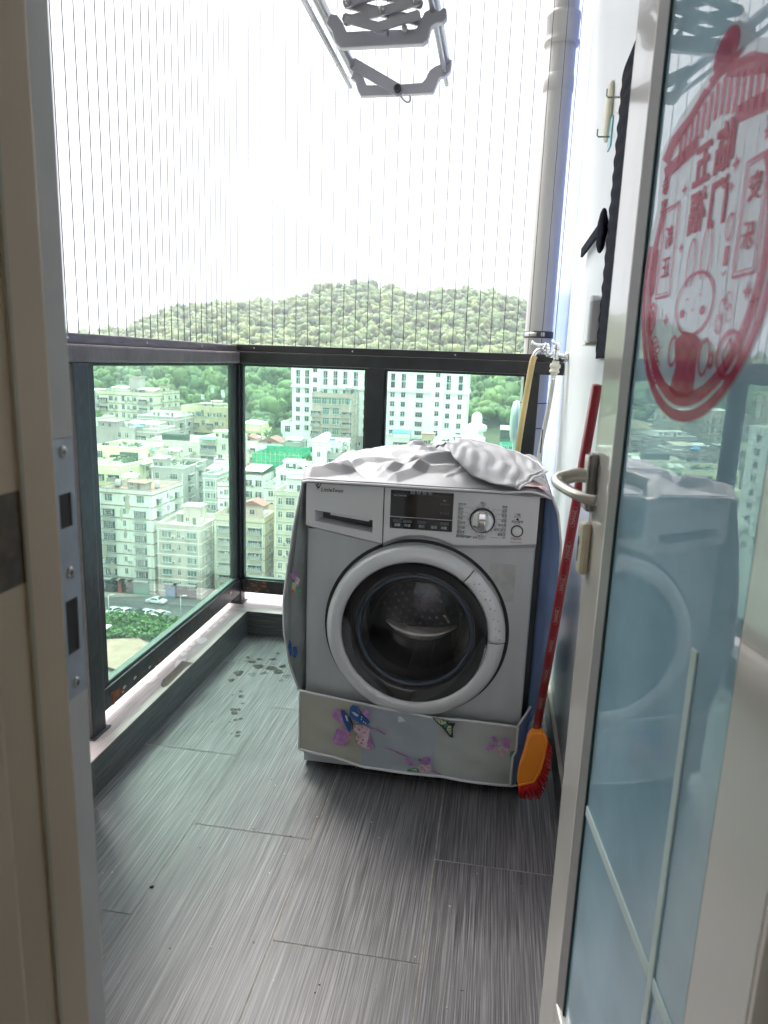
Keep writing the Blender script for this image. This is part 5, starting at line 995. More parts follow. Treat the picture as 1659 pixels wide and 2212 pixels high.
B('long cream block with red lines and square roof tower near the forest', 206, 338, 843, 246, 16, 'cream', 'red', 3.05, 6, ((.03,1.4,1.6,'p'),(.13,3.2,1.5,'b'),(.26,1.6,1.5,'p'),(.35,1.0,1.4,'p'),(.47,1.2,1.8,'p'),(.56,1.0,1.4,'p'),(.66,1.6,1.5,'p'),(.80,3.4,1.5,'b'),(.95,1.5,1.6,'p')), ((.3,1.0,1.4,'p'),(.7,1.0,1.4,'p')), par=1.3, roof=(('hut',.42,.4,4.2,4,6.2,'mauve'),('sheet',.12,.3,7,5,2.2),('sheet',.58,.3,8,5,2.0),('gyp',.1,.15,9,1,2.0)), rz=-4)
B('cream wing with two window columns right of the square roof tower', 336, 357, 845, 250, 12, 'cream', 'red', 3.05, 5, ((.3,.8,1.6,'p'),(.75,.8,1.6,'p')), par=1.0, roof=(('hut',.1,.2,2.6,3,2.4),))
B('grey side block left of the long cream block', 170, 206, 848, 246, 18, 'grey', 'red', 3.05, 6, ((.5,1.2,1.4,'p'),), par=1.2, roof=(('sheet',.4,.2,4,4,2),))
B('tan block with cream cornice and mobile antennas on its roof', 391, 497, 876, 236, 15, 'tan', 'white', 3.0, 5, ((.08,.8,1.4,'p'),(.17,1.2,1.4,'g'),(.30,2.4,1.3,'b'),(.45,1.2,1.6,'p'),(.58,2.4,1.3,'b'),(.72,1.4,1.3,'p'),(.85,.8,1.2,'p')), ((.2,1.4,1.4,'p'),(.5,1.4,1.4,'p'),(.8,1.4,1.4,'p')), bands=False, par=1.4, fr2=((.05,.9,1.0,'p'),(.17,1.2,1.4,'g'),(.25,.7,1.3,'p'),(.36,2.0,1.4,'g'),(.44,1.0,2.2,'p'),(.58,1.4,1.4,'p'),(.68,.8,1.3,'p'),(.78,1.8,1.4,'g'),(.9,.8,1.0,'p')), roof=(('hut',.28,.3,8,5,2.0),('hut',.5,.35,3,3,3.0),('ant',.38,.2,5.4),('ant',.58,.2,7.8),('ant',.72,.4,7.0),('ant',.80,.2,6.4)))
B('small cream house on the far left among trees', 185, 208, 902, 215, 12, 'cream', 'white', 3.0, 3, ((.5,2.4,1.5,'b'),))
B('pale block with grey terraces low at the left glass edge', 150, 214, 1075, 158, 12, 'offwhite', 'grey', 3.0, 7, ((.3,3.0,1.6,'cage'),(.8,3.0,1.6,'cage')), ((.3,1.4,1.3,'p'),(.7,1.4,1.3,'p')), roof=(('sheet',.2,.3,4,4,2),))
# --- seen through the back glass ---
tw = []
B('tiny cream house with blue white sheet roof at the forest edge', 524, 570, 924, 228, 9, 'yellow', 'pinkt', 3.0, 1, ((.3,1.2,1.2,'p'),(.75,1.6,1.4,'p')), bands=False, roof=(('sheet',-.02,-.1,7.0,10,2.4,mat('blue white sheet', (.44,.50,.54), .5),'yellow'),))
B('red roofed white house left of the netted building', 515, 556, 951, 212, 11, 'white', 'pinkt', 3.0, 3, ((.3,.9,1.3,'p'),(.75,1.6,1.5,'b')), bands=False, roof=(('red',.05,.1,5,6,1.4,'white'),('tank',.8,.5)))
B('white house under a wide dark red roof in the back glass', 556, 610, 957, 205, 12, 'white', 'pinkt', 3.0, 3, ((.25,1.6,1.8,'b'),(.55,.6,.8,'p'),(.85,1.0,1.8,'p')), bands=False, roof=(('red',.0,.1,6.8,7,1.3,'white'),))
B('grey green shop house with slanted roof beside brown block', 611, 648, 955, 206, 10, 'green', 'grey', 3.0, 3, ((.3,1.6,1.3,'p'),(.75,1.6,1.5,'b')), ((.5,1.4,1.3,'p'),), roof=(('sheet',.05,.1,5,5,1.5,TRM['grey']),('gyp',.1,.3,4,3,2)))
B('small brown brick house behind the green tree', 647, 668, 972, 198, 8, 'brown', 'grey', 3.0, 2, ((.5,1.2,1.2,'p'),))
B('white annex with balcony left of white tower', 607, 633, 911, 232, 12, 'white', 'white', 3.2, 4, ((.55,1.8,2.0,'p'),), bands=False, roof=())
br = ((.10,3.0,1.5,'b'),(.36,2.0,1.9,'g'),(.61,2.0,1.9,'g'),(.88,3.0,1.5,'b'))
B('brown nine storey block with glazed top floor in front of white tower', 674, 760, 848, 214, 14, 'brown', 'grey', 3.1, 9, br, ((.2,1.4,1.4,'p'),(.5,1.4,1.4,'p'),(.8,1.4,1.4,'p')), bands=False, par=1.0, ac=.35, fr2=((.12,2.8,1.8,'g'),(.37,2.8,1.8,'g'),(.62,2.8,1.8,'g'),(.87,2.6,1.8,'g')), sill=.9, roof=(('sheet',.55,.3,4.4,3,2.8),('gyp',.15,.15,10,5,2.4),('hut',.75,.4,3,3,2.2,'grey')))
B('white flat house with roof dish under the brown block', 664, 738, 953, 196, 12, 'offwhite', 'white', 3.0, 3, ((.12,1.8,1.4,'p'),(.45,1.2,1.2,'p'),(.68,1.6,1.4,'p'),(.9,1.4,1.4,'p')), roof=(('plants',.85,.2,2,1),('solar',.5,.4)))
B('slender white stair tower with red roof slab beside the machine cover', 675, 703, 962, 186, 6, 'white', 'pinkt', 3.4, 5, ((.5,.9,1.3,'p'),), ((.5,1.0,1.2,'p'),), bands=False, par=.6)
B('grey glass sided house right behind the machine cover', 703, 752, 978, 188, 9, 'grey', 'grey', 3.0, 4, ((.3,2.0,1.4,'p'),(.75,2.0,1.4,'p')), roof=(('red',.5,.2,3.6,4,.6),('plants',.1,.1,1.5,1)))
B('grey low block behind the brown block', 762, 800, 942, 222, 10, 'grey', 'grey', 3.0, 3, ((.3,1.6,1.2,'p'),(.75,1.6,1.2,'p')))
B('house with bright blue roof and slanted blue panel', 845, 885, 938, 206, 9, 'offwhite', 'white', 3.0, 3, ((.5,4.0,1.5,'b'),), roof=(('sheet',.05,-.05,5.6,3,1.5,TARP,'offwhite'),('sheet',.5,.4,2.4,3,2.4)))
B('red roofed house with plain tan stair box', 884, 936, 958, 204, 10, 'brown', 'pinkt', 3.0, 2, ((.4,1.2,1.2,'p'),), bands=False, roof=(('red',.4,.1,3.6,5,.5),('hut',.46,.3,3.6,3,3.6,'tan'),('dark',.02,.2,3,4,1.8)))
B('white house with long planted roof terrace right of red roof', 936, 1012, 953, 200, 10, 'white', 'white', 3.0, 3, ((.2,1.6,1.3,'p'),(.6,1.6,1.3,'p')), roof=(('plants',.2,.3,3,1),('plants',.75,.25,3,.9),('hut',.42,.5,4.6,3,2.0),('tank',.5,.2)))
B('white slab block carrying two domed water tanks', 1012, 1046, 950, 212, 10, 'offwhite', 'white', 3.0, 5, ((.5,1.2,1.2,'p'),), ((.5,1.2,1.2,'p'),), roof=())
B('green screened house with dark roof at the right end of the glass', 1080, 1112, 950, 196, 9, 'teal', 'grey', 3.4, 3, ((.35,.9,1.2,'p'),(.75,.9,1.2,'p')), bands=False, par=.4, roof=(('dark',.0,.0,5.0,6,2.8),('sheet',-.03,-.05,5.6,7.5,3.1,TRM['grey'])))
B('building wrapped in green scaffold netting', 552, 640, 1000, 182, 10, 'grey', 'grey', 3.0, 3, ((.3,1.2,1.2,'p'),(.7,1.2,1.2,'p')), roof=(('hut',.35,.3,3,3,1.4,'offwhite'),('tank',.75,.4),('tank',.6,.5)))
a = onY(546, 1006, 181); b = onY(646, 984, 181)
t = thing('scaffold', 'bright green scaffold netting wrapped round a low building top', 'scaffold', (a.x, 180.6, a.z-3)); w2 = b.x-a.x; hh = b.z-a.z+3
m2 = MB().box(0,w2,-.05,0,0,hh,NET).box(-.05,0,0,12,0,hh*1.0,NET).box(0,w2,12,12.05,0,hh+.8,NET).box(w2,w2+.05,0,12,0,hh,NET); m2.build('netting', t)
m2 = MB()
for i in range(11): m2.tube([(w2*i/10,-.15,0),(w2*i/10,-.15,hh+.7)], .05, mat('bamboo', (.40,.36,.22), .8), 5)
for z in (hh*.35, hh*.7, hh): m2.tube([(-.3,-.2,z),(w2+.3,-.2,z)], .045, MATS['bamboo'], 5)
m2.build('poles', t)
B('white sheet roofed house in front of scaffold netting', 524, 570, 1024, 172, 10, 'offwhite', 'pinkt', 3.0, 3, ((.3,1.6,1.6,'p'),(.75,1.6,1.6,'p')), ((.25,1.2,1.2,'p'),(.6,1.2,1.2,'p')), bands=False, roof=(('sheet',-.02,-.05,5.6,9,1.9),))
B('grey narrow house with white sides right of white sheet roof', 570, 600, 1046, 168, 9, 'offwhite', 'grey', 3.0, 4, ((.5,1.2,1.4,'p'),), roof=(('tank',.5,.5),))
B('light roofed white house behind the machine cover corner', 596, 676, 1012, 172, 11, 'white', 'white', 3.0, 3, ((.2,1.4,1.4,'p'),(.5,1.4,1.4,'p'),(.8,1.4,1.4,'p')), roof=(('hut',.1,.3,4.6,4,2.4),('sheet',.5,.2,3.4,3,1.9),('plants',.4,.2,2,.8)))
# white hotel like tower
a = onY(632, 790, 226); b = onY(1012, 790, 226); WT = b.x-a.x; kx = WT/(1012-632)
t = thing('apartment_building', 'big white tower with tall double height windows under its cornice', 'building', (a.x, 226, -32), 0, 'buildings of the town below'); top = 1.0+32
WTm = mat('white tower tile', (.82,.84,.80), .7, var=.06, scale=.8, dirt=(.33,.34,.27,.62), dscale=.12)
X_ = lambda p: (p-632)*kx
zP = lambda p: onY(840, p, 226).z+32
mb = MB().box(0,WT,0,22,0,top-1.5,WTm)
for p0, p1 in ((673,696),(938,963)): mb.box(X_(p0),X_(p1),-1.0,-.002,0,top-1.5,WTm)
for z, o in ((top-1.5,.7),(top-2.6,.35),(zP(841),.3),(zP(845),.5)): mb.box(-o,WT+o,-o-(0),22+o,z,z+.35,WTm)
for p in (632,673,740,817,893,938,963,1008): mb.box(X_(p)-.35,X_(p)+.35,-.35,-.001,zP(841)+.9,top-2.65,WTm)
mb.box(X_(700),X_(1040) if 0 else X_(1008),-.25,-.001,zP(940),zP(937),WTm)
mb.build('wall', t)
cols = [(645,'s'),(665,'s'),(706,'s'),(728,'s'),(750,'s'),(773,'s'),(796,'s'),(832,'s'),(854,'s'),(877,'s'),(912,'w'),(973,'s'),(998,'s')]
for p, k in cols:
    x = X_(p); ww = 1.3 if k == 's' else 2.2
    put('window', win(ww, 4.4, 't'), t, (x, -.002, zP(837)))
    for py in (857,877,898,918,938):
        put('window', win(ww, 1.4, 'h'), t, (x, -.002, zP(py)))
for p in (684.5, 950.5):
    for py in (810,832,853,873,893,914,935): put('window', win(1.3, 1.5, 'p'), t, (X_(p), -1.003, zP(py)))
MB().box(3,WT-3,3,19,top-1.1,top-.9,ROOF).build('roof', t)
# domed tanks, roof dishes
for (px, py, s, lab) in ((1030,912,1.0,'upper white domed water tank on the slab block'),(1019,936,1.15,'lower and wider white domed water tank on the slab block')):
    p = onY(px, py, 214 if s == 1 else 211); w3 = s*2.4
    o = MB().lathe([(0,-2.6),(w3*1.25,-2.6),(w3*1.3,-1.4),(w3*1.2,-.9),(w3*.7,-.4),(w3*.62,-.2),(w3*.64,1.5),(w3*.5,2.4),(w3*.2,2.9),(0,3.0)], (0,0,0), 'z', WTm, 24).lathe([(w3*.9,-6),(w3*.9,-2.6)], (0,0,0), 'z', WTm, 16).build('water_tank', None, tuple(p)); tag(o, lab, 'water tank', 'domed tanks')
for px, py, D, lab in ((697,942,197,'small white dish on the flat roof left'),(705,938,197.5,'smaller white dish on a mast right beside it'),(962,935,202,'white roof dish on the planted terrace house')):
    p = onY(px, py, D); o = MB().lathe([(0,.0),(.8,.12),(1.3,.4),(1.32,.42),(.8,.2),(0,.06)], (0,0,0), 'y', SHEET, 18, Matrix.Rotation(rad(-50),4,'X')).tube([(0,0,0),(0,.2,-1.8)], .08, FRD, 6).build('satellite_dish', None, tuple(p)); tag(o, lab, 'satellite dish', 'roof dishes')
# unit on the outer wall of this tower
p = onY(1118, 912, 3.7)
OU = thing('outdoor_unit', 'pale round edged outdoor unit on a thin white pipe beyond the right glass', 'outdoor unit', tuple(p)); PU = mat('pale green white plastic', (.50,.56,.52), .4)
MB().tube([(.038,0,-4),(.038,0,.26)], .006, PU, 8).box(.028,.048,-.01,.01,-.02,.02,PU,b=.002).build('pole', OU)
MB().lathe([(0,-.040),(.060,-.036),(.088,-.028),(.094,-.018),(.094,.012),(.088,.026),(0,.028)], (0,0,0), 'x', PU, 32, Matrix.Scale(1.15,4,(0,0,1))).lathe([(.0945,-.016),(.098,-.012),(.0945,-.006)], (0,0,0), 'x', PU, 32, Matrix.Scale(1.15,4,(0,0,1))).box(.0,.024,-.02,.02,-.13,-.09,PU,b=.004).build('drum', OU)
# filler houses (reflected in the door glass and between the others)
FILL = []
fcol = ['offwhite','cream','grey','stain','mauve','white','brown','pink']
rl = R
desc = {'offwhite':'off white','cream':'cream','grey':'grey','stain':'weathered cream','mauve':'mauve grey','white':'white','brown':'brown','pink':'pinkish'}
spots = [(-140,172,34),(-160,196,30),(-168,172,40),(-146,152,30),(-178,212,34),(-164,226,30),(-188,236,30),(-196,196,34),(-198,170,40),(-175,250,26),(-215,220,34),
         (-104,190,22),(-112,200,22),(-84,186,20),(-128,206,20),(-76,198,17),
         (-40,168,22),(-28,186,22),(-20,165,18),(-8,190,20),(8,180,22),(22,196,24),(-52,178,18),(-33,205,20),(-2,212,18),(20,222,18)]
extra = ['with tank on roof','with sheet canopy','with roof garden','with stair hut','with steel roof frame']
for i, (x, y, h) in enumerate(spots):
    c = fcol[i % 8]; e = extra[(i*3) % 5]; grp = lambda X, Y: 0 if X < -.72*Y else (1 if X < -60 else 2)
    z0 = gz(y); hh = min(h*.75, -9-z0) if x < -.72*y else h*.8
    top = z0+hh; 
    t0 = ray(CX, CY)
    # invert: find px for given world x,y,top
    def proj(X, Y, Z):
        v = Vector((X, Y, Z-EYE)); return CX+F*v.dot(rr)/v.dot(f_), CY-F*v.dot(uu)/v.dot(f_)
    w2 = R.uniform(11, 16); p0 = proj(x, y, top); p1 = proj(x+w2, y, top)
    rf = {0:(('tank',.4,.4),),1:(('sheet',.3,.3,4,4,2),),2:(('plants',.5,.5,3,2),),3:(('hut',.3,.3,4,4,2.6),),4:(('gyp',.2,.2,6,4,2.2),)}[(i*3) % 5]
    ord_ = ['nearest','second nearest','third','fourth','fifth','sixth','seventh','eighth','ninth','tenth','eleventh','twelfth','thirteenth','fourteenth','fifteenth','sixteenth'][[s for s in sorted(spots, key=lambda s: s[1]) if grp(*s[:2]) == grp(x, y)].index((x,y,h))]
    B(f'{desc[c]} house {e}, {ord_} away {("off the left edge", "among low infill", "behind the machine")[grp(x, y)]}', p0[0], p1[0], p0[1], y, R.uniform(11,15), c, R.choice(['white','grey','red']), 3.0, 5 if x < -.72*y else 3, ((.2,1.8,1.4,'gb'),(.5,1.0,1.3,'p'),(.8,2.4,1.5,'b')), ((.3,1.4,1.3,'p'),(.7,1.4,1.3,'p')), roof=rf, rz=R.uniform(-8,8))
p0, p1 = proj(-116, 136, -10), proj(-93, 136, -10)
B('tall white block just off the left edge, seen only in the door glass', p0[0], p1[0], p0[1], 136, 16, 'white', 'white', 3.0, 9, ((.12,1.8,1.3,'gb'),(.36,1.8,1.3,'p'),(.62,1.8,1.3,'p'),(.86,1.8,1.3,'gb')), ((.18,1.8,1.3,'p'),(.45,1.8,1.3,'gb'),(.75,1.8,1.3,'p')), roof=(('hut',.3,.3,5,4,3),))
# --- shops under the near blocks, street, cars ---
def gp(px, py, z=-55): return onZ(px, py, z)
q = [gp(150,1300), gp(520,1300), gp(560,1340), gp(380,1352), gp(150,1336)]
st = MB().add([(p.x,p.y,-54.95) for p in [gp(120,1292), gp(520,1286), gp(560,1325), gp(380,1352), gp(250,1334), gp(120,1330)]], [(0,1,2,3,4,5)], ASP).build('street'); tag(st, kind='structure')
pv = MB().add([(p.x,p.y,-54.90) for p in [gp(120,1283), gp(520,1272), gp(520,1285), gp(120,1291)]], [(0,1,2,3)], mat('pavement slabs', (.30,.25,.22), .85, var=.2, scale=.8)).build('pavement'); tag(pv, kind='structure')
YL = mat('yellow kerb paint', (.55,.42,.06), .7, var=.2); RAILW = mat('white guard rail', (.55,.56,.55), .5)
line = [gp(x, y) for x, y in ((150,1334),(200,1332),(240,1333),(290,1336),(320,1342),(350,1350),(380,1360))]
mb = MB()
for a, b in zip(line, line[1:]): 
    d = (b-a).normalized(); nn = Vector((-d.y,d.x,0)); mb.add([a-nn*.4+Vector((0,0,.0)),b-nn*.4,b+nn*.4,a+nn*.4]+[v+Vector((0,0,.5)) for v in (a-nn*.4,b-nn*.4,b+nn*.4,a+nn*.4)], [(4,5,6,7),(0,1,5,4),(2,3,7,6),(0,4,7,3),(1,2,6,5)], YL)
tag(mb.build('kerb_wall'), 'low yellow painted kerb wall between parked cars and the green shrubs', 'kerb')
mb = MB()
for a, b in zip(line, line[1:]):
    n_ = max(1, int((b-a).length/1.6))
    for i in range(n_): c = a.lerp(b, i/n_); mb.tube([c+Vector((0,0,.5)), c+Vector((0,0,1.5))], .05, RAILW, 5)
    for z in (.95,1.45): mb.tube([a+Vector((0,0,z)), b+Vector((0,0,z))], .05, RAILW, 5)
tag(mb.build('guard_rail'), 'white steel guard rail on the yellow kerb behind the parked cars', 'guard rail')
GR = mat('shrub leaves', (.06,.13,.03), .8, var=.6, scale=.5)
mb = MB(); rs = random.Random(3)
for i in range(260):
    px = rs.uniform(150, 400); py = rs.uniform(1342+max(0,(px-290))*.15, 1385); p = gp(px, py); leafy(mb, p.x, p.y, -53.6, 1.3, 1.3, 1.2, 26, GR, .45, rs)
tag(mb.build('shrubs'), 'green shrubs filling the verge below the guard rail', 'shrubs', kind='stuff')
mb = MB().add([(p.x,p.y,-54.0) for p in [gp(195,1440),gp(215,1392),gp(300,1388),gp(320,1400),gp(260,1460)]], [(0,1,2,3,4)], mat('brown flat roof', (.22,.15,.11), .8, var=.25, scale=.4))
tag(mb.build('yard'), kind='structure')
p = gp(170,1385); t = thing('carport', 'pale flat carport roof on thin posts at the left glass edge', 'carport', (p.x,p.y,-55)); MB().box(-3,5.5,-3,3,2.6,2.8,mat('pale awning', (.5,.5,.42), .6)).build('roof', t); MB().tube([(5.2,-2.8,0),(5.2,-2.8,2.6)], .08, FRW, 6).tube([(5.2,2.8,0),(5.2,2.8,2.6)], .08, FRW, 6).build('posts', t)
CW = mat('car paint white', (.62,.64,.63), .2, coat=1, var=.02); CD = mat('car paint dark', (.06,.065,.07), .2, coat=1); CG = mat('car glass', (.02,.03,.03), .05, spec=.9); TY = mat('tyre rubber', (.02,.02,.02), .8); HL = mat('headlight lens', (.5,.52,.52), .1)
def car(label, x, y, ang, m, L=4.5):
    t = thing('parked_car', label, 'car', (x,y,-54.94), ang, 'cars parked along the kerb'); h = L/2; W2 = .88
    side = [(-h,.35),(-h+.05,.75),(-h+.5,.88),(-h+.9,.93),(-h+1.55,1.38),(-h+2.1,1.47),(-h+2.9,1.45),(-h+3.55,1.02),(-h+4.2,.90),(h-.05,.78),(h,.40),(h-.1,.28),(-h+.1,.28)]
    mb = MB(); n = len(side)
    def sc(z): return W2 if z < .95 else W2-(z-.95)*.42
    vs = [(a, -sc(z), z) for a, z in side]+[(a, sc(z), z) for a, z in side]
    mb.add(vs, [tuple(range(n-1,-1,-1)), tuple(range(n,2*n))]+[(i,(i+1)%n,(i+1)%n+n,i+n) for i in range(n)], m); mb.build('body', t, bevel=.06)
    MB().add([(-h+.98,-.74,.98),(-h+1.52,-.62,1.37),(-h+1.52,.62,1.37),(-h+.98,.74,.98)], [(3,2,1,0)], CG, False, Matrix.Translation((-.03,0,.03))).build('rear_window', t)
    MB().add([(-h+3.50,-.74,1.06),(-h+2.95,-.62,1.44),(-h+2.95,.62,1.44),(-h+3.50,.74,1.06)], [(0,1,2,3)], CG, False, Matrix.Translation((.04,0,.02))).build('windscreen', t)
    for s in (-1, 1): MB().add([(-h+1.15,s*.875,.99),(-h+1.65,s*.73,1.36),(-h+2.85,s*.73,1.38),(-h+3.35,s*.86,1.02)], [(0,1,2,3)], CG, False, Matrix.Translation((0,s*.012,0))).build('side_window', t)
    for a in (-h+.85, h-.9):
        for s in (-1, 1): MB().lathe([(0,-.1),(.33,-.1),(.34,0),(.33,.1),(0,.1)], (a,s*.80,.33), 'y', TY, 16).lathe([(.2,s*.105),(0,s*.11)], (a,s*.80,.33), 'y', SHEET, 12).build('wheel', t)
    for s in (-1, 1): MB().box(h-.14,h+.0,s*.62-.16,s*.62+.16,.62,.76,HL,b=.03).build('headlight', t)
p = gp(338,1303); car('white saloon car driving along the street, seen from its side', p.x, p.y, math.atan2(-.1,1), CW, 4.7)
for px, py, m, lab in ((182,1327,CW,'white car partly cut by the post, first in the parked row'),(256,1325,CW,'white parked car just left of the slim lamp post'),(272,1327,CW,'white parked car second from left in the row'),(294,1328,CD,'dark grey car parked between the white cars'),(318,1330,CW,'white parked car right of the dark one'),(347,1333,CW,'white parked car at the right end of the row')):
    if px == 256: px = 247
    p = gp(px, py); car(lab, p.x, p.y, math.atan2(1,.42)+math.pi, m, 4.3)
for px, py, lab in ((236,1336,'slim white street lamp beside the parked cars at left'),(391,1338,'slim white street lamp right of the parked cars')):
    p = gp(px, py); t = thing('street_lamp', lab, 'street lamp', (p.x,p.y,-55), 0, 'street lamps by the cars'); MB().tube([(0,0,0),(0,0,5.2)], [.09,.06], RAILW, 8).build('pole', t); MB().tube([(0,0,5.2),(.9,0,5.5)], .05, RAILW, 6).box(.6,1.4,-.12,.12,5.45,5.56,RAILW,b=.04).build('lamp_head', t)
# shop fronts under near blocks
SHT = mat('green shutter', (.04,.22,.15), .6, stretch=(1,1,20), scale=2, var=.3)
for px, py, w3, m in ((236,1292,5,WG),(262,1292,3.2,mat('red shop post', (.3,.05,.04), .6)),(278,1291,3,WG),(303,1290,4.8,SHT),(402,1288,5.2,WG),(372,1289,3,mat('shop poster blue', (.1,.2,.35), .5))):
    p = onY(px, py, 148.9); t = MB().box(-w3/2,w3/2,-.05,.3,0,3.2,m).box(-w3/2-.2,w3/2+.2,-1.0,.3,3.3,3.5,TRM['grey']).build('shop_front', None, (p.x, 148.6, -54.9)); tag(t, {236:'open dark shop bay under the caged block at left',262:'red painted shop bay by the first dark bay',278:'dark shop bay left of the green shutter',303:'closed green shop shutter behind the white saloon',402:'glass shop front under the pink block at right',372:'blue poster shop bay under the pink block'}[px], 'shop front', 'shop fronts on the street')
# ================= HILL AND FOREST =================
RP = [(-60,730),(60,722),(150,724),(215,722),(250,716),(300,699),(330,688),(380,668),(440,659),(500,656),(560,654),(600,654),(640,644),(700,624),(755,612),(800,618),(870,632),(905,645),(940,632),(990,626),(1050,634),(1135,655),(1300,690),(1600,720)]
YR = 560
rt = []
for px, py in RP: p = onY(px, py, YR); rt.append((p.x/YR, p.z-4.5))
def ridge(a): return lerpt(rt, a) if a > rt[0][0] else rt[0][1]
def hz(X, Y):
    a = X/Y; rdg = ridge(a); t = (Y-232)/(YR-232)
    if t < 0: return -30
    if t <= 1: s = t**1.08; h = -27+(rdg+27)*s
    else: h = rdg-(t-1)*260
    k = min(1, max(0, t)*4)*min(1, max(0, (1-t)*5))
    gul = 9*noise.noise(Vector((X*.013, Y*.006, 2)))+4.5*noise.noise(Vector((X*.04, Y*.03, 5)))
    return h+gul*k
mb = MB(); HILLM = mat('hillside soil', (.05,.06,.03), .95)
nx, ny = 130, 60
vs = []
for j in range(ny+1):
    Y = 232+j*(680-232)/ny
    for i in range(nx+1): a = -.95+i*(1.9-.45)/nx; vs.append((a*Y, Y, hz(a*Y, Y)))
mb.add(vs, [(j*(nx+1)+i, j*(nx+1)+i+1, (j+1)*(nx+1)+i+1, (j+1)*(nx+1)+i) for j in range(ny) for i in range(nx)], HILLM, True)
tag(mb.build('hill'), kind='structure')
# crowns -> one merged forest
def crown(seed):
    rs = np.random.RandomState(seed); import bmesh
    bm = bmesh.new(); vs = []; fs = []
    for k in range(6):
        bm2 = bmesh.new(); bmesh.ops.create_icosphere(bm2, subdivisions=2, radius=1)
        c = rs.uniform(-.55, .55, 3)*(1,1,.6); s = rs.uniform(.38, .62)
        if k == 0: c = np.zeros(3); s = .72
        o = len(vs)
        for v in bm2.verts:
            d = 1+.6*noise.noise(Vector(v.co)*2.6+Vector((seed*3.1+k, k*2, 0)))
            vs.append(tuple(np.array(v.co)*s*d*(1,1,.85)+c))
        fs += [[o+v.index for v in f.verts] for f in bm2.faces]; bm2.free()
    bm.free()
    for k in range(40):
        d = rs.normal(size=3); d /= np.linalg.norm(d); d[2] = abs(d[2])*.9-.15; p = d*rs.uniform(.75, 1.25)*(1,1,.85)
        u = rs.normal(size=3); u /= np.linalg.norm(u); v = np.cross(u, d); v /= np.linalg.norm(v)+1e-6; s = rs.uniform(.07, .16)
        o = len(vs); vs += [tuple(p+u*s), tuple(p+v*s), tuple(p-(u+v)*s*.8)]; fs.append([o, o+1, o+2])
    return np.array(vs), np.array(fs)
CRN = [crown(i) for i in range(5)]
rs = np.random.RandomState(5)
pos = []
Y = 236.0
while Y < 575:
    step = 4.5+(Y-236)*.005
    n_ = int((Y*1.32)/step)
    for i in range(n_):
        a = -.88+1.32*(i+rs.uniform(-.45,.45))/n_; yy = Y+rs.uniform(-2.4,2.4); X = a*yy
        # keep the tower and town clear
        if yy < 253 and X > -66 and X < 8: continue
        if yy < 240 and X > -76 and X < -66: continue
        if yy < 268 and X < -.352*yy: continue
        pos.append((X, yy, hz(X, yy)))
    Y += step*.92
pos = np.array(pos); N_ = len(pos); V = []; Fc = []; Cc = []; off = 0
gcol = np.array([(.058,.108,.020),(.072,.122,.024),(.040,.082,.018),(.090,.132,.028),(.050,.095,.022),(.066,.102,.024)])
for k in range(5):
    idx = np.arange(N_)[rs.randint(0, 5, N_) == k] if 0 else np.arange(k, N_, 5)
    cv, cf = CRN[k]; m = len(idx); sc_ = 2.0+2.6*rs.uniform(0, 1, m)**1.7; th = rs.uniform(0, 6.28, m); hgt = rs.uniform(.85, 1.5, m)
    c, s = np.cos(th), np.sin(th)
    x = (cv[None,:,0]*c[:,None]-cv[None,:,1]*s[:,None])*sc_[:,None]; y = (cv[None,:,0]*s[:,None]+cv[None,:,1]*c[:,None])*sc_[:,None]; z = cv[None,:,2]*(sc_*hgt)[:,None]
    P_ = pos[idx]; vv = np.stack([x+P_[:,0:1], y+P_[:,1:2], z+P_[:,2:3]+(sc_*hgt*.9+1.0)[:,None]], -1).reshape(-1,3)
    ff = (cf[None]+(np.arange(m)*len(cv))[:,None,None]).reshape(-1,3)+off
    cl = gcol[rs.randint(0, 6, m)]*rs.uniform(.78, 1.12, m)[:,None]*1.0
    V.append(vv); Fc.append(ff); Cc.append(np.repeat(cl, len(cv), 0)); off += len(vv)
V = np.concatenate(V); Fc = np.concatenate(Fc); Cc = np.concatenate(Cc)
me = bpy.data.meshes.new('forest'); me.vertices.add(len(V)); me.vertices.foreach_set('co', V.astype(np.float32).ravel())
me.loops.add(len(Fc)*3); me.loops.foreach_set('vertex_index', Fc.astype(np.int32).ravel()); me.polygons.add(len(Fc)); me.polygons.foreach_set('loop_start', (np.arange(len(Fc))*3).astype(np.int32)); me.polygons.foreach_set('loop_total', np.full(len(Fc), 3, np.int32))
me.update(calc_edges=True)
ca = me.color_attributes.new('leafcol', 'FLOAT_COLOR', 'POINT'); ca.data.foreach_set('color', np.concatenate([Cc, np.ones((len(Cc),1))], 1).astype(np.float32).ravel())
fm_ = bpy.data.materials.new('forest leaves'); fm_.use_nodes = True; n_ = fm_.node_tree; b = n_.nodes['Principled BSDF']; b.inputs['Roughness'].default_value = .75
va = n_.nodes.new('ShaderNodeVertexColor'); va.layer_name = 'leafcol'; tc = n_.nodes.new('ShaderNodeTexCoord'); no = n_.nodes.new('ShaderNodeTexNoise'); no.inputs['Scale'].default_value = .9; no.inputs['Detail'].default_value = 6
n_.links.new(tc.outputs['Object'], no.inputs['Vector']); mr = n_.nodes.new('ShaderNodeMapRange'); mr.inputs['From Min'].default_value = .3; mr.inputs['From Max'].default_value = .7; mr.inputs['To Min'].default_value = .75; mr.inputs['To Max'].default_value = 1.25; n_.links.new(no.outputs['Fac'], mr.inputs['Value'])
mx = n_.nodes.new('ShaderNodeVectorMath'); mx.operation = 'MULTIPLY'; n_.links.new(va.outputs['Color'], mx.inputs[0]); n_.links.new(mr.outputs[0], mx.inputs[1]); n_.links.new(mx.outputs[0], b.inputs['Base Color'])
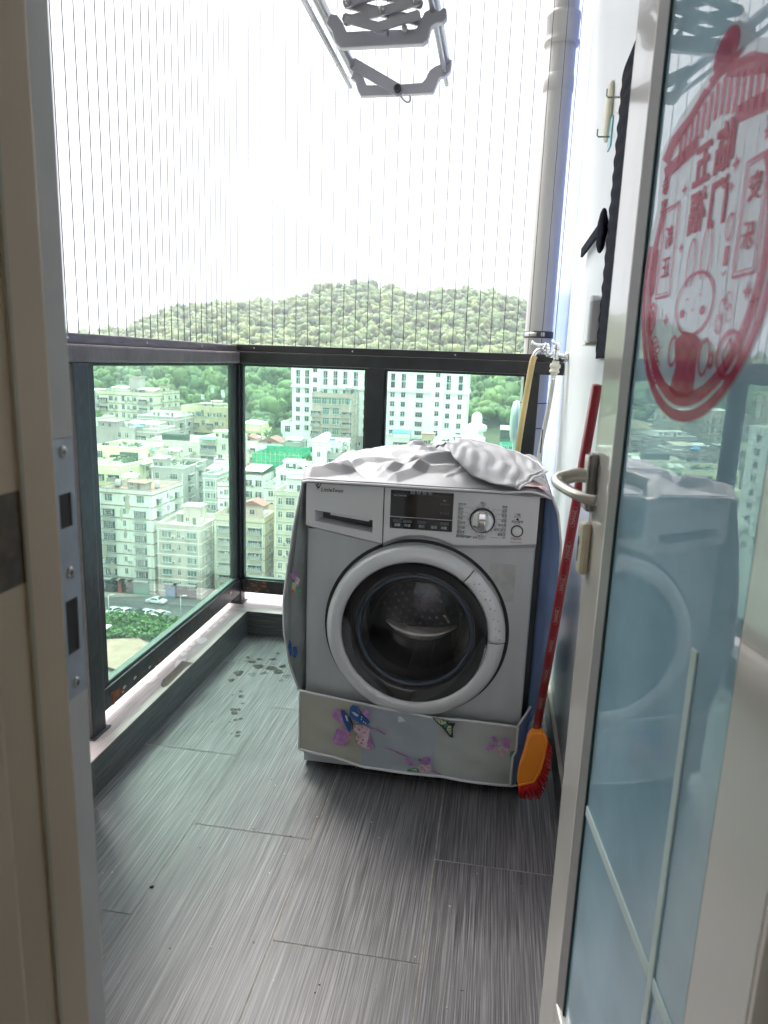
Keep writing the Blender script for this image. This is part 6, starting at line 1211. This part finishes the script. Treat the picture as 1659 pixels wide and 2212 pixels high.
me.materials.append(fm_); o = put('forest', me); tag(o, 'dense green subtropical forest covering the hill behind the town', 'forest', kind='stuff')
print('FOREST', N_, len(Fc))
# town trees
BARK = mat('tree bark', (.10,.08,.06), .9); LFT = mat('town tree leaves', (.07,.15,.025), .7, var=.6, scale=.8)
def tree(label, px, py, D, r, h):
    p = onY(px, py, D); z0 = gz(D)+0; t = thing('tree', label, 'tree', (p.x, D, z0), 0, 'trees between the houses'); H = p.z-z0
    m2 = MB().tube([(0,0,0),(.2,0,H*.5),(0,.1,H-r*.3)], [.28,.2,.08], BARK, 8)
    for k in range(5): a = k*1.3; m2.tube([(0,0,H-r*1.4+k*.2),(math.cos(a)*r*.6,math.sin(a)*r*.6,H-r*.5+k*.2)], [.1,.03], BARK, 5)
    m2.build('trunk', t); m2 = MB(); rs = random.Random(px)
    for k in range(14):
        a = rs.uniform(0,6.28); q = rs.uniform(0,.8)*r; leafy(m2, math.cos(a)*q, math.sin(a)*q, H-rs.uniform(.1,1.3)*h, r*.42, r*.42, r*.34, 70, LFT, .28, rs)
    m2.build('crown', t)
tree('small round tree left of the slender white stair tower', 655, 992, 184, 2.6, 2.4); tree('light green tree in front of the brown brick house', 668, 984, 190, 2.4, 2)
tree('dark tree beside the small far left house', 205, 890, 222, 3.4, 3); tree('tree top beside the green screened house', 1068, 962, 200, 3, 3)
tree('bushy tree in front of the white slab block', 1052, 975, 198, 2.6, 3); tree('tree between tiny sheet roof house and annex', 596, 928, 224, 4, 4)
# far ridge
fr_ = [(-500,735),(-200,700),(60,705),(110,694),(145,693),(165,690),(180,694),(200,703),(225,711),(262,718),(330,735),(420,760),(600,790)]
YF = 3300; mb = MB(); vs = []
for px, py in fr_: p = onY(px, py, YF); vs += [(p.x,YF-900,-60),(p.x,YF,p.z),(p.x,YF+900,-60)]
n_ = len(fr_); mb.add(vs, [q for i in range(n_-1) for q in ((3*i,3*i+3,3*i+4,3*i+1),(3*i+1,3*i+4,3*i+5,3*i+2))], mat('far hills', (.05,.07,.05), 1, var=.3, scale=.004), True)
tag(mb.build('far_hills'), kind='structure')
# haze
hm = bpy.data.materials.new('haze air'); hm.use_nodes = True; N = hm.node_tree.nodes; N.clear(); vo = N.new('ShaderNodeVolumePrincipled'); vo.inputs['Density'].default_value = .00034; vo.inputs['Color'].default_value = (.88,.92,1,1); vo.inputs['Anisotropy'].default_value = .2
oo = N.new('ShaderNodeOutputMaterial'); hm.node_tree.links.new(vo.outputs[0], oo.inputs['Volume'])
hb = MB().box(-9500,9500,-320,9300,-58,230,hm).build('haze'); tag(hb, kind='stuff'); hb['label'] = 'pale humid haze over the town and hills';
